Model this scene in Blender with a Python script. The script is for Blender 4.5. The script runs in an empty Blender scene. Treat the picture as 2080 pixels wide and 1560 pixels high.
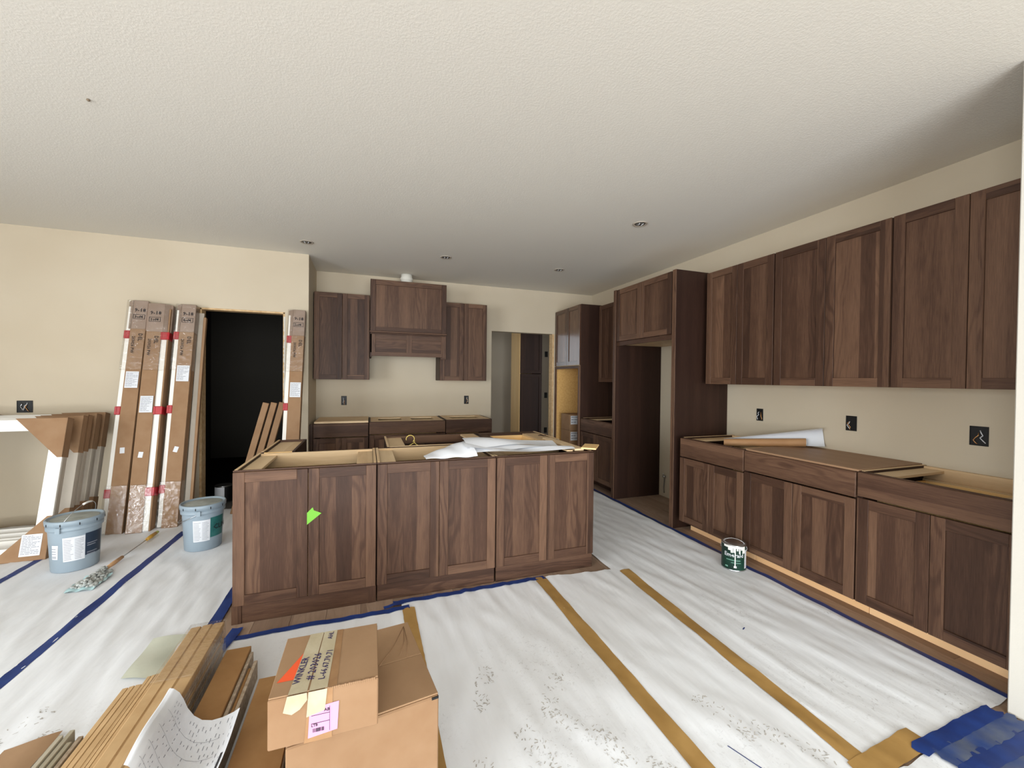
import bpy, math, random
from mathutils import Vector, Matrix, noise
random.seed(7)
PI = math.pi
C = bpy.context.scene.collection
sc = bpy.context.scene

# ------------------------------------------------------------------ camera
YAW, PITCH, ROLL, FPX, CAMH = 0.340984649, -0.0117642211, 0.0109192381, 826.86, 1.40
_f = Vector((math.sin(YAW)*math.cos(PITCH), math.cos(YAW)*math.cos(PITCH), math.sin(PITCH)))
_r = Vector((math.cos(YAW), -math.sin(YAW), 0))
_u = _r.cross(_f)
r2 = _r*math.cos(ROLL) + _u*math.sin(ROLL)
u2 = -_r*math.sin(ROLL) + _u*math.cos(ROLL)
cam = bpy.data.cameras.new('camera')
camo = bpy.data.objects.new('camera', cam)
C.objects.link(camo)
cam.sensor_fit = 'HORIZONTAL'
cam.sensor_width = 36.0
cam.lens = FPX/2080*36
cam.clip_start = 0.05
M = Matrix.Identity(4)
for i in range(3):
    M[i][0] = r2[i]; M[i][1] = u2[i]; M[i][2] = -_f[i]
M[0][3], M[1][3], M[2][3] = 0, 0, CAMH
camo.matrix_world = M
sc.camera = camo

# ------------------------------------------------------------------ world and light
w = bpy.data.worlds.new('world'); sc.world = w; w.use_nodes = True
bg = w.node_tree.nodes['Background']
bg.inputs[0].default_value = (0.88, 0.94, 1.0, 1); bg.inputs[1].default_value = 2.8

def area(name, loc, rot, sx, sy, power, col=(1, 1, 1)):
    l = bpy.data.lights.new(name, 'AREA'); l.shape = 'RECTANGLE'; l.size = sx; l.size_y = sy
    l.energy = power; l.color = col
    o = bpy.data.objects.new(name, l); C.objects.link(o); o.location = loc; o.rotation_euler = rot
    return o
# daylight entering through the patio doors behind the camera and the window of the left side wall
area('daylight_patio_doors', (-.2, -4.45, 1.15), (PI/2, 0, 0), 4.8, 2.1, 275, (0.90, 0.955, 1.0))
area('daylight_side_window', (-5.15, -1.2, 1.35), (0, -PI/2, 0), 1.9, 3.6, 290, (0.90, 0.955, 1.0))
# added fill lamp tilted up at the patio doors to brighten the ceiling
area('added_ceiling_fill', (-.2, -4.4, .25), (math.radians(128), 0, 0), 4.8, .5, 150, (0.92, 0.965, 1.0))
sc.view_settings.view_transform = 'Standard'
sc.view_settings.look = 'None'
sc.view_settings.exposure = 0.08
sc.view_settings.gamma = 1.0
sc.view_settings.use_curve_mapping = False

# ------------------------------------------------------------------ materials
def lin(c):
    return tuple(((x/255)/12.92 if x/255 <= .04045 else ((x/255+.055)/1.055)**2.4) for x in c) + (1,)

class NT:
    def __init__(s, name, rough=.6, spec=.5):
        s.m = bpy.data.materials.new(name); s.m.use_nodes = True
        s.t = s.m.node_tree; s.n = s.t.nodes
        s.b = s.n['Principled BSDF']
        s.b.inputs['Roughness'].default_value = rough
        s.b.inputs['Specular IOR Level'].default_value = spec
    def node(s, k, **kw):
        n = s.n.new(k)
        for a, v in kw.items(): setattr(n, a, v)
        return n
    def link(s, a, b): s.t.links.new(a, b)
    def put(s, sock, v):
        if isinstance(v, bpy.types.NodeSocket): s.link(v, sock)
        else: sock.default_value = v
    def math(s, op, a, b=0.0, c=None):
        n = s.node('ShaderNodeMath', operation=op)
        s.put(n.inputs[0], a); s.put(n.inputs[1], b)
        if c is not None: s.put(n.inputs[2], c)
        return n.outputs[0]
    def noise(s, vec, scale, detail=2, rough=.5, dist=0):
        n = s.node('ShaderNodeTexNoise'); s.put(n.inputs['Vector'], vec)
        n.inputs['Scale'].default_value = scale; n.inputs['Detail'].default_value = detail
        n.inputs['Roughness'].default_value = rough; n.inputs['Distortion'].default_value = dist
        return n.outputs['Fac']
    def mix(s, f, a, b):
        n = s.node('ShaderNodeMix', data_type='RGBA')
        s.put(n.inputs[0], f)
        s.put(n.inputs[6], lin(a) if isinstance(a, tuple) else a)
        s.put(n.inputs[7], lin(b) if isinstance(b, tuple) else b)
        return n.outputs[2]
    def rng(s, v, a, b, c=0.0, d=1.0):
        n = s.node('ShaderNodeMapRange'); s.put(n.inputs[0], v)
        for i, q in zip((1, 2, 3, 4), (a, b, c, d)): n.inputs[i].default_value = q
        return n.outputs[0]
    def comb(s, x, y, z=0.0):
        n = s.node('ShaderNodeCombineXYZ'); s.put(n.inputs[0], x); s.put(n.inputs[1], y); s.put(n.inputs[2], z)
        return n.outputs[0]
    def uv(s):
        u = s.node('ShaderNodeUVMap'); u.uv_map = 'UVMap'
        p = s.node('ShaderNodeSeparateXYZ'); s.link(u.outputs[0], p.inputs[0])
        return u.outputs[0], p.outputs[0], p.outputs[1]
    def pos(s):
        g = s.node('ShaderNodeNewGeometry'); return g.outputs['Position']
    def col(s, c): s.put(s.b.inputs['Base Color'], lin(c) if isinstance(c, tuple) else c)
    def bump(s, h, strength=.3, dist=.002):
        n = s.node('ShaderNodeBump'); n.inputs['Strength'].default_value = strength
        n.inputs['Distance'].default_value = dist; s.link(h, n.inputs['Height'])
        s.link(n.outputs[0], s.b.inputs['Normal'])

def wood(name, dark, mid, light, strip=.07, grain=1.0, rough=.5, spec=.22, cath=.35):
    t = NT(name, rough, spec); uv, u, v = t.uv()
    wob = t.noise(t.comb(t.math('MULTIPLY', u, .9), t.math('MULTIPLY', v, 3)), 1, 1)
    vv = t.math('ADD', t.math('DIVIDE', v, strip), t.math('MULTIPLY', wob, .35))
    fl = t.math('FLOOR', vv)
    wn = t.node('ShaderNodeTexWhiteNoise', noise_dimensions='1D'); t.link(fl, wn.inputs['W'])
    tone = wn.outputs['Value']
    # cathedral figure
    warp = t.noise(t.comb(t.math('MULTIPLY', u, 1.3), t.math('MULTIPLY', v, 6), t.math('MULTIPLY', fl, 3.1)), 1, 2, .5)
    fig = t.math('SINE', t.math('ADD', t.math('MULTIPLY', v, 130), t.math('MULTIPLY', warp, 52)))
    fig = t.rng(fig, -.2, 1)
    fine = t.noise(t.comb(t.math('MULTIPLY', u, 9), t.math('MULTIPLY', v, 260)), 1, 3, .7)
    blot = t.noise(t.comb(t.math('MULTIPLY', u, 1.1), t.math('MULTIPLY', v, 13), 4.0), 1, 3, .6)
    oi = t.node('ShaderNodeObjectInfo')
    a = t.math('ADD', t.math('MULTIPLY', tone, .40), t.math('MULTIPLY', t.rng(blot, .3, .7), .26))
    a = t.math('ADD', a, t.math('MULTIPLY', oi.outputs['Random'], .22))
    a = t.math('ADD', a, t.math('MULTIPLY', t.rng(fine, .3, .7), .26*grain))
    sel = t.node('ShaderNodeTexWhiteNoise', noise_dimensions='1D'); t.link(t.math('ADD', fl, .37), sel.inputs['W'])
    sel = t.rng(sel.outputs['Value'], .45, .8, .15, 1.0)
    a = t.math('SUBTRACT', a, t.math('MULTIPLY', t.math('MULTIPLY', fig, sel), cath*.5*grain))
    r = t.node('ShaderNodeValToRGB'); t.link(a, r.inputs[0])
    e = r.color_ramp.elements
    e[0].position = .02; e[0].color = lin(dark); e[1].position = .95; e[1].color = lin(light)
    m = e.new(.45); m.color = lin(mid)
    t.link(r.outputs[0], t.b.inputs['Base Color'])
    t.bump(fine, .12, .001)
    return t.m

def plain(name, c, rough=.6, spec=.5, var=None, scale=8, bump=0, bscale=60, metal=0, bdist=.002):
    t = NT(name, rough, spec); t.b.inputs['Metallic'].default_value = metal
    if var is not None: t.col(t.mix(t.rng(t.noise(t.pos(), scale, 3), .3, .7), c, var))
    else: t.col(c)
    if bump: t.bump(t.noise(t.pos(), bscale, 3, .6), bump, bdist)
    return t.m

WOOD = wood('stained_hickory', (42, 27, 20), (72, 50, 38), (112, 84, 65), strip=.085)
WOODSIDE = wood('stained_veneer', (32, 19, 14), (47, 30, 23), (64, 43, 33), strip=.16, cath=.1)
MAPLE = wood('natural_maple', (226, 184, 124), (242, 204, 144), (250, 220, 168), strip=.3, grain=.5, cath=.12)
MAPLEDULL = wood('unfinished_wood', (186, 154, 116), (212, 182, 142), (230, 206, 170), strip=.2, grain=.7, cath=.2)
PLY = wood('brown_plywood', (142, 110, 84), (158, 126, 98), (172, 140, 112), strip=.4, grain=.6, cath=.1)
PLANK = wood('floor_plank_oak', (122, 100, 84), (148, 124, 106), (174, 150, 130), strip=.5, grain=.8, rough=.5, cath=.35)
MDF = plain('raw_mdf', (194, 162, 120), .75, .2, (182, 149, 107), 14)
MDFSIDE = plain('mdf_edge', (182, 166, 146), .8, .2, (150, 132, 112), 60)
MDFBROWN = plain('brown_fibreboard', (160, 122, 80), .75, .2, (146, 108, 68), 10)
CARD = plain('cardboard', (148, 118, 90), .8, .15, (139, 108, 80), 9, .1, 120)
CARDDK = plain('cardboard_worn', (162, 131, 101), .8, .15, (150, 120, 91), 7, .25, 40)
CARDGREY = plain('film_wrapped_cardboard', (150, 130, 116), .32, .5, (136, 114, 98), 9, .3, 30)
TRIMW = plain('primed_white_trim', (226, 222, 214), .45, .4)
TRIMG = plain('grey_and_shaded_trim', (182, 172, 158), .5, .35, (170, 160, 146), 5)
LABEL = plain('white_label', (208, 210, 214), .5, .4)
INK = plain('black_ink', (36, 36, 40), .6, .3)
INKG = plain('grey_print', (132, 134, 142), .6, .3)
INKV = plain('violet_ink', (62, 52, 92), .6, .3)
RED = plain('red_strap', (176, 36, 44), .35, .5, (150, 24, 34), 30)
BLUE = plain('blue_painters_tape', (34, 62, 128), .5, .35, (26, 48, 108), 12, .2, 90)
BLUEW = plain('worn_blue_tape', (36, 64, 124), .55, .35, (92, 100, 118), 9, .3, 60)
KRAFT = plain('kraft_tape', (176, 140, 84), .45, .4, (160, 124, 70), 10, .25, 30)
GREEN = plain('green_tape', (112, 178, 60), .55, .3)
ORANGE = plain('orange_sticker', (236, 92, 50), .45, .4)
PINK = plain('pink_label', (206, 148, 188), .5, .4)
MASK = plain('masking_tape', (188, 178, 152), .4, .4, (174, 162, 134), 18, .3, 60)
BUCKET = plain('grey_blue_plastic', (146, 160, 170), .42, .45, (138, 152, 162), 5)
LIDDIRT = plain('dusty_lid', (176, 182, 178), .6, .3, (150, 154, 148), 16)
METAL = plain('galvanised_wire', (190, 192, 194), .3, .5, metal=1)
TIN = plain('tin_lid', (180, 174, 164), .4, .5, (160, 152, 140), 18, metal=0)
BLACK = plain('black_plastic', (14, 14, 15), .5, .4)
ROOMSHADE = plain('shade_toned_paint', (74, 70, 64), .8, .1)  # closet walls: the unlit room's shade is put into this colour
FLOORSHADE = plain('shade_toned_floor', (22, 20, 19), .8, .1)  # closet floor, near black: its shade is painted in as colour
WHITEP = plain('white_paper', (212, 214, 218), .6, .25)
COPPER = plain('copper_wire', (190, 140, 90), .35, .5, metal=.8)
EMGREEN = plain('dark_green_label', (12, 38, 30), .4, .35, (14, 56, 42), 10)
TEAL = plain('teal_label', (52, 112, 108), .45, .4, (30, 86, 84), 16)
NAVY = plain('navy_label', (34, 48, 66), .45, .4)
YELLOW = plain('yellow_wood', (196, 150, 62), .5, .4)
HANDLE = plain('light_wood_handle', (212, 168, 124), .5, .3, (196, 148, 104), 30)
WOOL = plain('grey_wool', (196, 197, 193), .95, .05, (150, 155, 152), 45, .3, 120, bdist=.003)
AQUA = plain('pale_aqua_film', (176, 208, 212), .25, .6)
DUCT = plain('white_duct', (214, 212, 202), .5, .3)
YWIRE = plain('yellow_hanger_wire', (226, 200, 110), .4, .4)
STUD = plain('rough_stud', (206, 178, 138), .8, .1, (184, 150, 108), 30, .4, 90)
FILM = plain('frosted_film', (208, 212, 196), .22, .6, (196, 200, 184), 5, .3, 20)

def wallmat(name, c, c2):
    t = NT(name, .75, .2)
    t.col(t.mix(t.rng(t.noise(t.pos(), 1.6, 2), .3, .7), c, c2))
    t.bump(t.noise(t.pos(), 160, 3, .6), .18, .0015)
    return t.m
WALL = wallmat('cream_wall_paint', (193, 181, 160), (188, 175, 153))
WALLW = wallmat('white_primed_wall', (206, 202, 192), (202, 197, 187))
def ceilmat():
    t = NT('orange_peel_ceiling', .85, .1)
    t.col((222, 219, 210))
    p = t.pos()
    a = t.noise(p, 95, 3, .55, .4); b = t.noise(p, 220, 2)
    h = t.math('ADD', t.rng(a, .42, .62), t.math('MULTIPLY', b, .3))
    t.bump(h, .16, .002)
    return t.m
CEIL = ceilmat()
def papermat():
    t = NT('floor_protection_paper', .62, .3); p = t.pos()
    sp = t.node('ShaderNodeSeparateXYZ'); t.link(p, sp.inputs[0])
    v = t.comb(t.math('MULTIPLY', sp.outputs[0], 9), t.math('MULTIPLY', sp.outputs[1], 2.2))
    base = t.mix(t.rng(t.noise(v, 1, 3), .3, .7), (236, 239, 243), (228, 230, 233))
    # scuffs and boot dirt, thicker where people walk
    zone = t.rng(t.noise(p, 1.7, 2), .44, .66)
    near = t.rng(sp.outputs[1], 2.4, 1.1)
    zone = t.math('MULTIPLY', zone, t.math('ADD', t.math('MULTIPLY', near, .85), .15))
    specks = t.rng(t.noise(p, 46, 4, .75, 1.2), .57, .70)
    smear = t.rng(t.noise(p, 9, 4, .7), .5, .8)
    d = t.math('ADD', t.math('MULTIPLY', t.math('MULTIPLY', specks, zone), .75), t.math('MULTIPLY', t.math('MULTIPLY', smear, zone), .22))
    t.col(t.mix(d, base, (96, 84, 72)))
    t.bump(t.noise(v, 1.6, 3, .5), .22, .012)
    return t.m
PAPER = papermat()
def wrapmat():
    t = NT('clear_wrap', .12, .5)
    t.b.inputs['Base Color'].default_value = (.9, .9, .9, 1)
    h = t.noise(t.pos(), 22, 3, .6, 1.5); t.bump(h, .55, .01)
    g = t.node('ShaderNodeBsdfGlossy'); g.inputs['Roughness'].default_value = .12
    bn = [n for n in t.n if n.type == 'BUMP'][0]; t.link(bn.outputs[0], g.inputs['Normal'])
    tr = t.node('ShaderNodeBsdfTransparent'); tr.inputs[0].default_value = (.985, .985, .98, 1)
    fr = t.node('ShaderNodeFresnel'); fr.inputs[0].default_value = 1.45; t.link(bn.outputs[0], fr.inputs['Normal'])
    mx = t.node('ShaderNodeMixShader'); t.link(t.math('MINIMUM', t.math('ADD', fr.outputs[0], .05), .22), mx.inputs[0])
    t.link(tr.outputs[0], mx.inputs[1]); t.link(g.outputs[0], mx.inputs[2])
    out = [n for n in t.n if n.type == 'OUTPUT_MATERIAL'][0]; t.link(mx.outputs[0], out.inputs[0])
    return t.m
WRAP = wrapmat()

# ------------------------------------------------------------------ geometry helpers
class Geo:
    def __init__(s): s.v = []; s.f = []; s.uv = []; s.sm = []
    def face(s, idx, uvs, smooth=False):
        s.f.append(tuple(idx)); s.uv.extend(uvs); s.sm.append(smooth)
    def box(s, x0, x1, y0, y1, z0, z1, g=2, b=.0015, M=None):
        x0, x1 = min(x0, x1), max(x0, x1); y0, y1 = min(y0, y1), max(y0, y1); z0, z1 = min(z0, z1), max(z0, z1)
        lo = (x0, y0, z0); hi = (x1, y1, z1); ctr = [(a+c)/2 for a, c in zip(lo, hi)]
        b = min(b, min(hi[i]-lo[i] for i in range(3))*.3)
        ou, ov = random.uniform(0, 60), random.uniform(0, 60)
        base = len(s.v); loc = []; ix = {}
        if b <= 0:
            for sx in (0, 1):
                for sy in (0, 1):
                    for sz in (0, 1):
                        ix[(sx, sy, sz, 0)] = ix[(sx, sy, sz, 1)] = ix[(sx, sy, sz, 2)] = len(loc)
                        loc.append(((lo, hi)[sx][0], (lo, hi)[sy][1], (lo, hi)[sz][2]))
        else:
            for sx in (0, 1):
                for sy in (0, 1):
                    for sz in (0, 1):
                        sg = (sx, sy, sz)
                        for a in range(3):
                            p = [0, 0, 0]
                            for k in range(3):
                                e = (lo, hi)[sg[k]][k]
                                if k != a: e += b if sg[k] == 0 else -b
                                p[k] = e
                            ix[(sx, sy, sz, a)] = len(loc); loc.append(tuple(p))
        fs = []
        for a in range(3):
            o1, o2 = [k for k in range(3) if k != a]
            for sa in (0, 1):
                q = []
                for (p1, p2) in ((0, 0), (1, 0), (1, 1), (0, 1)):
                    sg = [0, 0, 0]; sg[a] = sa; sg[o1] = p1; sg[o2] = p2
                    q.append(ix[(sg[0], sg[1], sg[2], a)])
                fs.append(q)
        if b > 0:
            for c in range(3):
                a, d = [k for k in range(3) if k != c]
                for sa in (0, 1):
                    for sd in (0, 1):
                        s0 = [0, 0, 0]; s1 = [0, 0, 0]
                        s0[a] = s1[a] = sa; s0[d] = s1[d] = sd; s0[c] = 0; s1[c] = 1
                        fs.append([ix[tuple(s0)+(a,)], ix[tuple(s1)+(a,)], ix[tuple(s1)+(d,)], ix[tuple(s0)+(d,)]])
            for sx in (0, 1):
                for sy in (0, 1):
                    for sz in (0, 1):
                        fs.append([ix[(sx, sy, sz, 0)], ix[(sx, sy, sz, 1)], ix[(sx, sy, sz, 2)]])
        oth = [k for k in range(3) if k != g]
        for q in fs:
            P = [Vector(loc[i]) for i in q]
            n = (P[1]-P[0]).cross(P[2]-P[0])
            m = sum(P, Vector())/len(P)-Vector(ctr)
            if n.dot(m) < 0: q = q[::-1]; P = P[::-1]; n = -n
            na = max(range(3), key=lambda k: abs(n[k]))
            if na == g: uu, vv = oth[0], oth[1]
            else: uu = g; vv = oth[0] if oth[1] == na else oth[1]
            s.face([base+i for i in q], [(p[uu]+ou, p[vv]+ov) for p in P])
        for p in loc:
            s.v.append(tuple(M @ Vector(p)) if M is not None else p)
        return s
    def grid(s, fn, nu, nv, smooth=True, thick=0, flip=False):
        base = len(s.v); ou, ov = random.uniform(0, 60), random.uniform(0, 60)
        for i in range(nu+1):
            for j in range(nv+1): s.v.append(tuple(fn(i/nu, j/nv)))
        for i in range(nu):
            for j in range(nv):
                q = [base+i*(nv+1)+j, base+(i+1)*(nv+1)+j, base+(i+1)*(nv+1)+j+1, base+i*(nv+1)+j+1]
                if flip: q = q[::-1]
                s.face(q, [(s.v[k][0]+ou, s.v[k][1]+ov) for k in q], smooth)
        return s
    def tube(s, path, r, n=8, cap=True):
        path = [Vector(p) for p in path]; base = len(s.v); L = 0
        rr = r if isinstance(r, (list, tuple)) else [r]*len(path)
        up = Vector((0, 0, 1)); prev = None
        for i, p in enumerate(path):
            d = (path[min(i+1, len(path)-1)]-path[max(i-1, 0)]).normalized()
            if prev is None:
                a = up if abs(d.dot(up)) < .9 else Vector((1, 0, 0))
                x = (a-d*a.dot(d)).normalized()
            else: x = (prev-d*prev.dot(d)).normalized()
            prev = x; y = d.cross(x)
            for k in range(n):
                t = 2*PI*k/n; s.v.append(tuple(p+x*math.cos(t)*rr[i]+y*math.sin(t)*rr[i]))
        for i in range(len(path)-1):
            for k in range(n):
                q = [base+i*n+k, base+i*n+(k+1) % n, base+(i+1)*n+(k+1) % n, base+(i+1)*n+k]
                s.face(q, [(i*.05, k*.01), (i*.05, k*.01+.01), (i*.05+.05, k*.01+.01), (i*.05+.05, k*.01)], True)
        if cap:
            for e, rev in ((0, True), (len(path)-1, False)):
                q = [base+e*n+k for k in range(n)]
                if rev: q = q[::-1]
                s.face(q, [(0, 0)]*n)
        return s
    def lathe(s, prof, n=40, ctr=(0, 0, 0)):
        base = len(s.v)
        for (r, z) in prof:
            for k in range(n):
                t = 2*PI*k/n; s.v.append((ctr[0]+r*math.cos(t), ctr[1]+r*math.sin(t), ctr[2]+z))
        for i in range(len(prof)-1):
            for k in range(n):
                q = [base+i*n+k, base+i*n+(k+1) % n, base+(i+1)*n+(k+1) % n, base+(i+1)*n+k]
                s.face(q, [(0, 0)]*4, True)
        s.face([base+k for k in range(n)][::-1], [(0, 0)]*n)
        e = base+(len(prof)-1)*n
        s.face([e+k for k in range(n)], [(0, 0)]*n)
        return s
    def prism(s, poly, h0, h1, M=None, ax=2):
        """extrude a polygon (CCW in its plane) along axis ax"""
        base = len(s.v); n = len(poly)
        def mk(p, h):
            q = {2: (p[0], p[1], h), 1: (p[0], h, p[1]), 0: (h, p[0], p[1])}[ax]
            return tuple(M @ Vector(q)) if M is not None else q
        for p in poly: s.v.append(mk(p, h0))
        for p in poly: s.v.append(mk(p, h1))
        fl = (ax == 1)
        a = [base+i for i in range(n)][::-1]; c = [base+n+i for i in range(n)]
        if fl: a = a[::-1]; c = c[::-1]
        s.face(a, [(s.v[i][0], s.v[i][1]) for i in a]); s.face(c, [(s.v[i][0], s.v[i][1]) for i in c])
        for i in range(n):
            j = (i+1) % n; q = [base+i, base+j, base+n+j, base+n+i]
            if fl: q = q[::-1]
            s.face(q, [(s.v[k][0]+s.v[k][1], s.v[k][2]) for k in q])
        return s
    def sphere(s, c, r, nu=8, nv=6, sq=(1, 1, 1)):
        base = len(s.v)
        for j in range(nv+1):
            ph = PI*j/nv
            for i in range(nu):
                t = 2*PI*i/nu
                s.v.append((c[0]+r*sq[0]*math.sin(ph)*math.cos(t), c[1]+r*sq[1]*math.sin(ph)*math.sin(t), c[2]+r*sq[2]*math.cos(ph)))
        for j in range(nv):
            for i in range(nu):
                q = [base+j*nu+i, base+(j+1)*nu+i, base+(j+1)*nu+(i+1) % nu, base+j*nu+(i+1) % nu]
                s.face(q, [(0, 0)]*4, True)
        return s

def obj(name, geo, mat, parent=None, kind=None, label=None, cat=None, group=None, loc=None):
    me = bpy.data.meshes.new(name)
    off = Vector(loc) if loc is not None else Vector((0, 0, 0))
    me.from_pydata([tuple(Vector(p)-off) for p in geo.v], [], geo.f)
    uvl = me.uv_layers.new(name='UVMap')
    flat = [c for uv in geo.uv for c in uv]
    if len(flat) == len(uvl.data)*2: uvl.data.foreach_set('uv', flat)
    me.polygons.foreach_set('use_smooth', geo.sm)
    me.materials.append(mat); me.update()
    o = bpy.data.objects.new(name, me); C.objects.link(o)
    if loc is not None: o.location = off
    if parent is not None: o.parent = parent
    tag(o, label, cat, group, kind)
    return o
def tag(o, label=None, cat=None, group=None, kind=None):
    if label: o['label'] = label
    if cat: o['category'] = cat
    if group: o['group'] = group
    if kind: o['kind'] = kind
def thing(name, label, cat, loc=(0, 0, 0), rot=0, group=None):
    o = bpy.data.objects.new(name, None); C.objects.link(o); o.empty_display_size = .1
    o.location = loc; o.rotation_euler = (0, 0, rot); tag(o, label, cat, group); return o
def struct(name, geo, mat, parent=None): return obj(name, geo, mat, parent, kind='structure' if parent is None else None)
def B(*a, **k): return Geo().box(*a, **k)

def text_geo(body, size, mapf, bold=0.0, lift=0.0006):
    """flat lettering; mapf turns (x, y) of the text plane into a 3D point"""
    cu = bpy.data.curves.new('t', 'FONT'); cu.body = body; cu.size = size; cu.resolution_u = 1
    cu.offset = bold; cu.align_x = 'LEFT'
    o = bpy.data.objects.new('t', cu); C.objects.link(o)
    dg = bpy.context.evaluated_depsgraph_get()
    me = bpy.data.meshes.new_from_object(o.evaluated_get(dg))
    g = Geo(); g.v = [tuple(mapf(v.co.x, v.co.y)) for v in me.vertices]
    for p in me.polygons: g.face(list(p.vertices), [(0, 0)]*len(p.vertices))
    bpy.data.objects.remove(o); bpy.data.curves.remove(cu); bpy.data.meshes.remove(me)
    return g
def join(*gs):
    r = Geo()
    for g in gs:
        b = len(r.v); r.v += g.v; r.f += [tuple(i+b for i in f) for f in g.f]; r.uv += g.uv; r.sm += g.sm
    return r
def plane_map(o, ux, uy, lift=.0008):
    o = Vector(o); ux = Vector(ux).normalized(); uy = Vector(uy).normalized(); n = ux.cross(uy)*lift
    return lambda x, y: o+ux*x+uy*y+n
def poly_plane(pts, mapf):
    g = Geo(); g.v = [tuple(mapf(x, y)) for x, y in pts]
    g.face(list(range(len(pts))), [(x, y) for x, y in pts]); return g
def print_geo(w, h, mapf, rows=12, seed=0, m=.06, hr=.35):
    rr = random.Random(seed); g = Geo(); dy = h*(1-2*m)/rows
    for i in range(rows):
        y = h*(1-m)-dy*(i+.5); x = w*m; lim = w*(1-m)*rr.choice((1, 1, .8, .6))
        while x < lim-w*.05:
            l = rr.uniform(.08, .3)*w; l = min(l, lim-x)
            b = len(g.v)
            for (a, c) in ((x, y), (x+l, y), (x+l, y+dy*hr), (x, y+dy*hr)): g.v.append(tuple(mapf(a, c)))
            g.face([b, b+1, b+2, b+3], [(0, 0)]*4); x += l+w*.03
    return g
def sticker(parent, o, ux, uy, w, h, name='label', mat=None, rows=12, seed=1, printmat=None, thick=.0012):
    """thin label with its print, lying on the plane through o"""
    mp = plane_map(o, ux, uy, 0.0004); mt = plane_map(o, ux, uy, thick)
    g = Geo(); P = ((0, 0), (w, 0), (w, h), (0, h))
    for x, y in P: g.v.append(tuple(mp(x, y)))
    for x, y in P: g.v.append(tuple(mt(x, y)))
    g.face([4, 5, 6, 7], [(0, 0)]*4)
    for i in range(4):
        j = (i+1) % 4; g.face([i, j, j+4, i+4], [(0, 0)]*4)
    l = obj(name, g, mat or LABEL, parent)
    if rows: obj('print', print_geo(w, h, plane_map(o, ux, uy, thick+.0006), rows, seed), printmat or INKG, l)
    return l

XW, YB, YL, ZC = 3.39, 5.75, 5.02, 2.755
# ------------------------------------------------------------------ room shell
struct('ceiling', B(-5.3, 4.2, -4.7, 10.2, ZC, ZC+.1, b=0), CEIL)
floor = struct('floor', B(-5.3, 4.2, -4.7, 10.2, -.12, -.012, b=0), plain('subfloor', (120, 96, 78), .8, .1))
struct('wall_right', B(XW, XW+.12, .79, YB+.12, 0, ZC, b=0), WALL)
nr = Geo().box(2.575, 2.70, -4.5, .909, 0, ZC, b=.004); nr.box(2.70, XW, .79, .909, 0, ZC, b=0)
struct('wall_near', nr, WALLW)
wb = Geo().box(-.741, 1.714, YB, YB+.12, 0, ZC, b=0).box(1.714, 2.73, YB, YB+.12, 2.106, ZC, b=0).box(2.73, XW, YB, YB+.12, 0, ZC, b=0)
struct('wall_back', wb, WALL)
struct('trim_1', B(2.698, 2.7299, YB+.002, YB+.118, 0, 2.106, b=.002), STUD)
wl = Geo().box(-3.14, -1.631, YL, YL+.12, 0, ZC, b=0).box(-1.631, -.853, YL, YL+.12, 2.103, ZC, b=0).box(-.853, -.621, YL, YL+.12, 0, ZC, b=0)
wl.box(-5.3, -3.14, YL, YL+.12, 2.075, ZC, b=0).box(-5.3, -4.95, YL, YL+.12, 0, 2.075, b=0)
struct('wall_left', wl, WALL)
struct('wall_alcove', B(-.741, -.6215, YL+.02, YB, 0, ZC, b=0), WALL)
# torn drywall edge and bare jamb studs round the left doorway
struct('trim_2', Geo().box(-1.634, -1.612, YL+.004, YL+.118, 0, 2.10, b=.002).box(-.872, -.850, YL+.004, YL+.118, 0, 2.10, b=.002).box(-1.631, -.853, YL+.004, YL+.118, 2.085, 2.106, g=0, b=.002), STUD)
g = Geo(); n = 60
for k in range(n):
    z0 = .7+k*(1.35/n); g.box(-.853-random.uniform(.003, .014), -.848, YL-.004, YL+.01, z0, z0+1.35/n+.002, b=0)
struct('trim_3', g, WALLW)
# far side walls behind and beside the camera with their openings
wf = Geo().box(-5.3, -2.65, -4.62, -4.5, 0, ZC, b=0).box(2.25, 2.7, -4.62, -4.5, 0, ZC, b=0).box(-2.65, 2.25, -4.62, -4.5, 2.2, ZC, b=0)
struct('wall_front', wf, WALL)
ws = Geo().box(-5.3, -5.2, -4.5, -3.05, 0, ZC, b=0).box(-5.3, -5.2, .65, 8.3, 0, ZC, b=0).box(-5.3, -5.2, -3.05, .65, 0, .4, b=0).box(-5.3, -5.2, -3.05, .65, 2.3, ZC, b=0)
struct('wall_side', ws, WALL)
wp = Geo()
for (a, b_) in ((-2.65, -2.57), (-.24, -.16), (2.17, 2.25)): wp.box(a, b_, -4.6, -4.52, 0, 2.2)
wp.box(-2.65, 2.25, -4.6, -4.52, 2.13, 2.2); struct('window_1', wp, TRIMW)
wp = Geo().box(-5.29, -5.22, -3.05, -2.98, .4, 2.3).box(-5.29, -5.22, .58, .65, .4, 2.3).box(-5.29, -5.22, -3.05, .65, .4, .46).box(-5.29, -5.22, -3.05, .65, 2.24, 2.3)
struct('window_2', wp, TRIMW)
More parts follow.
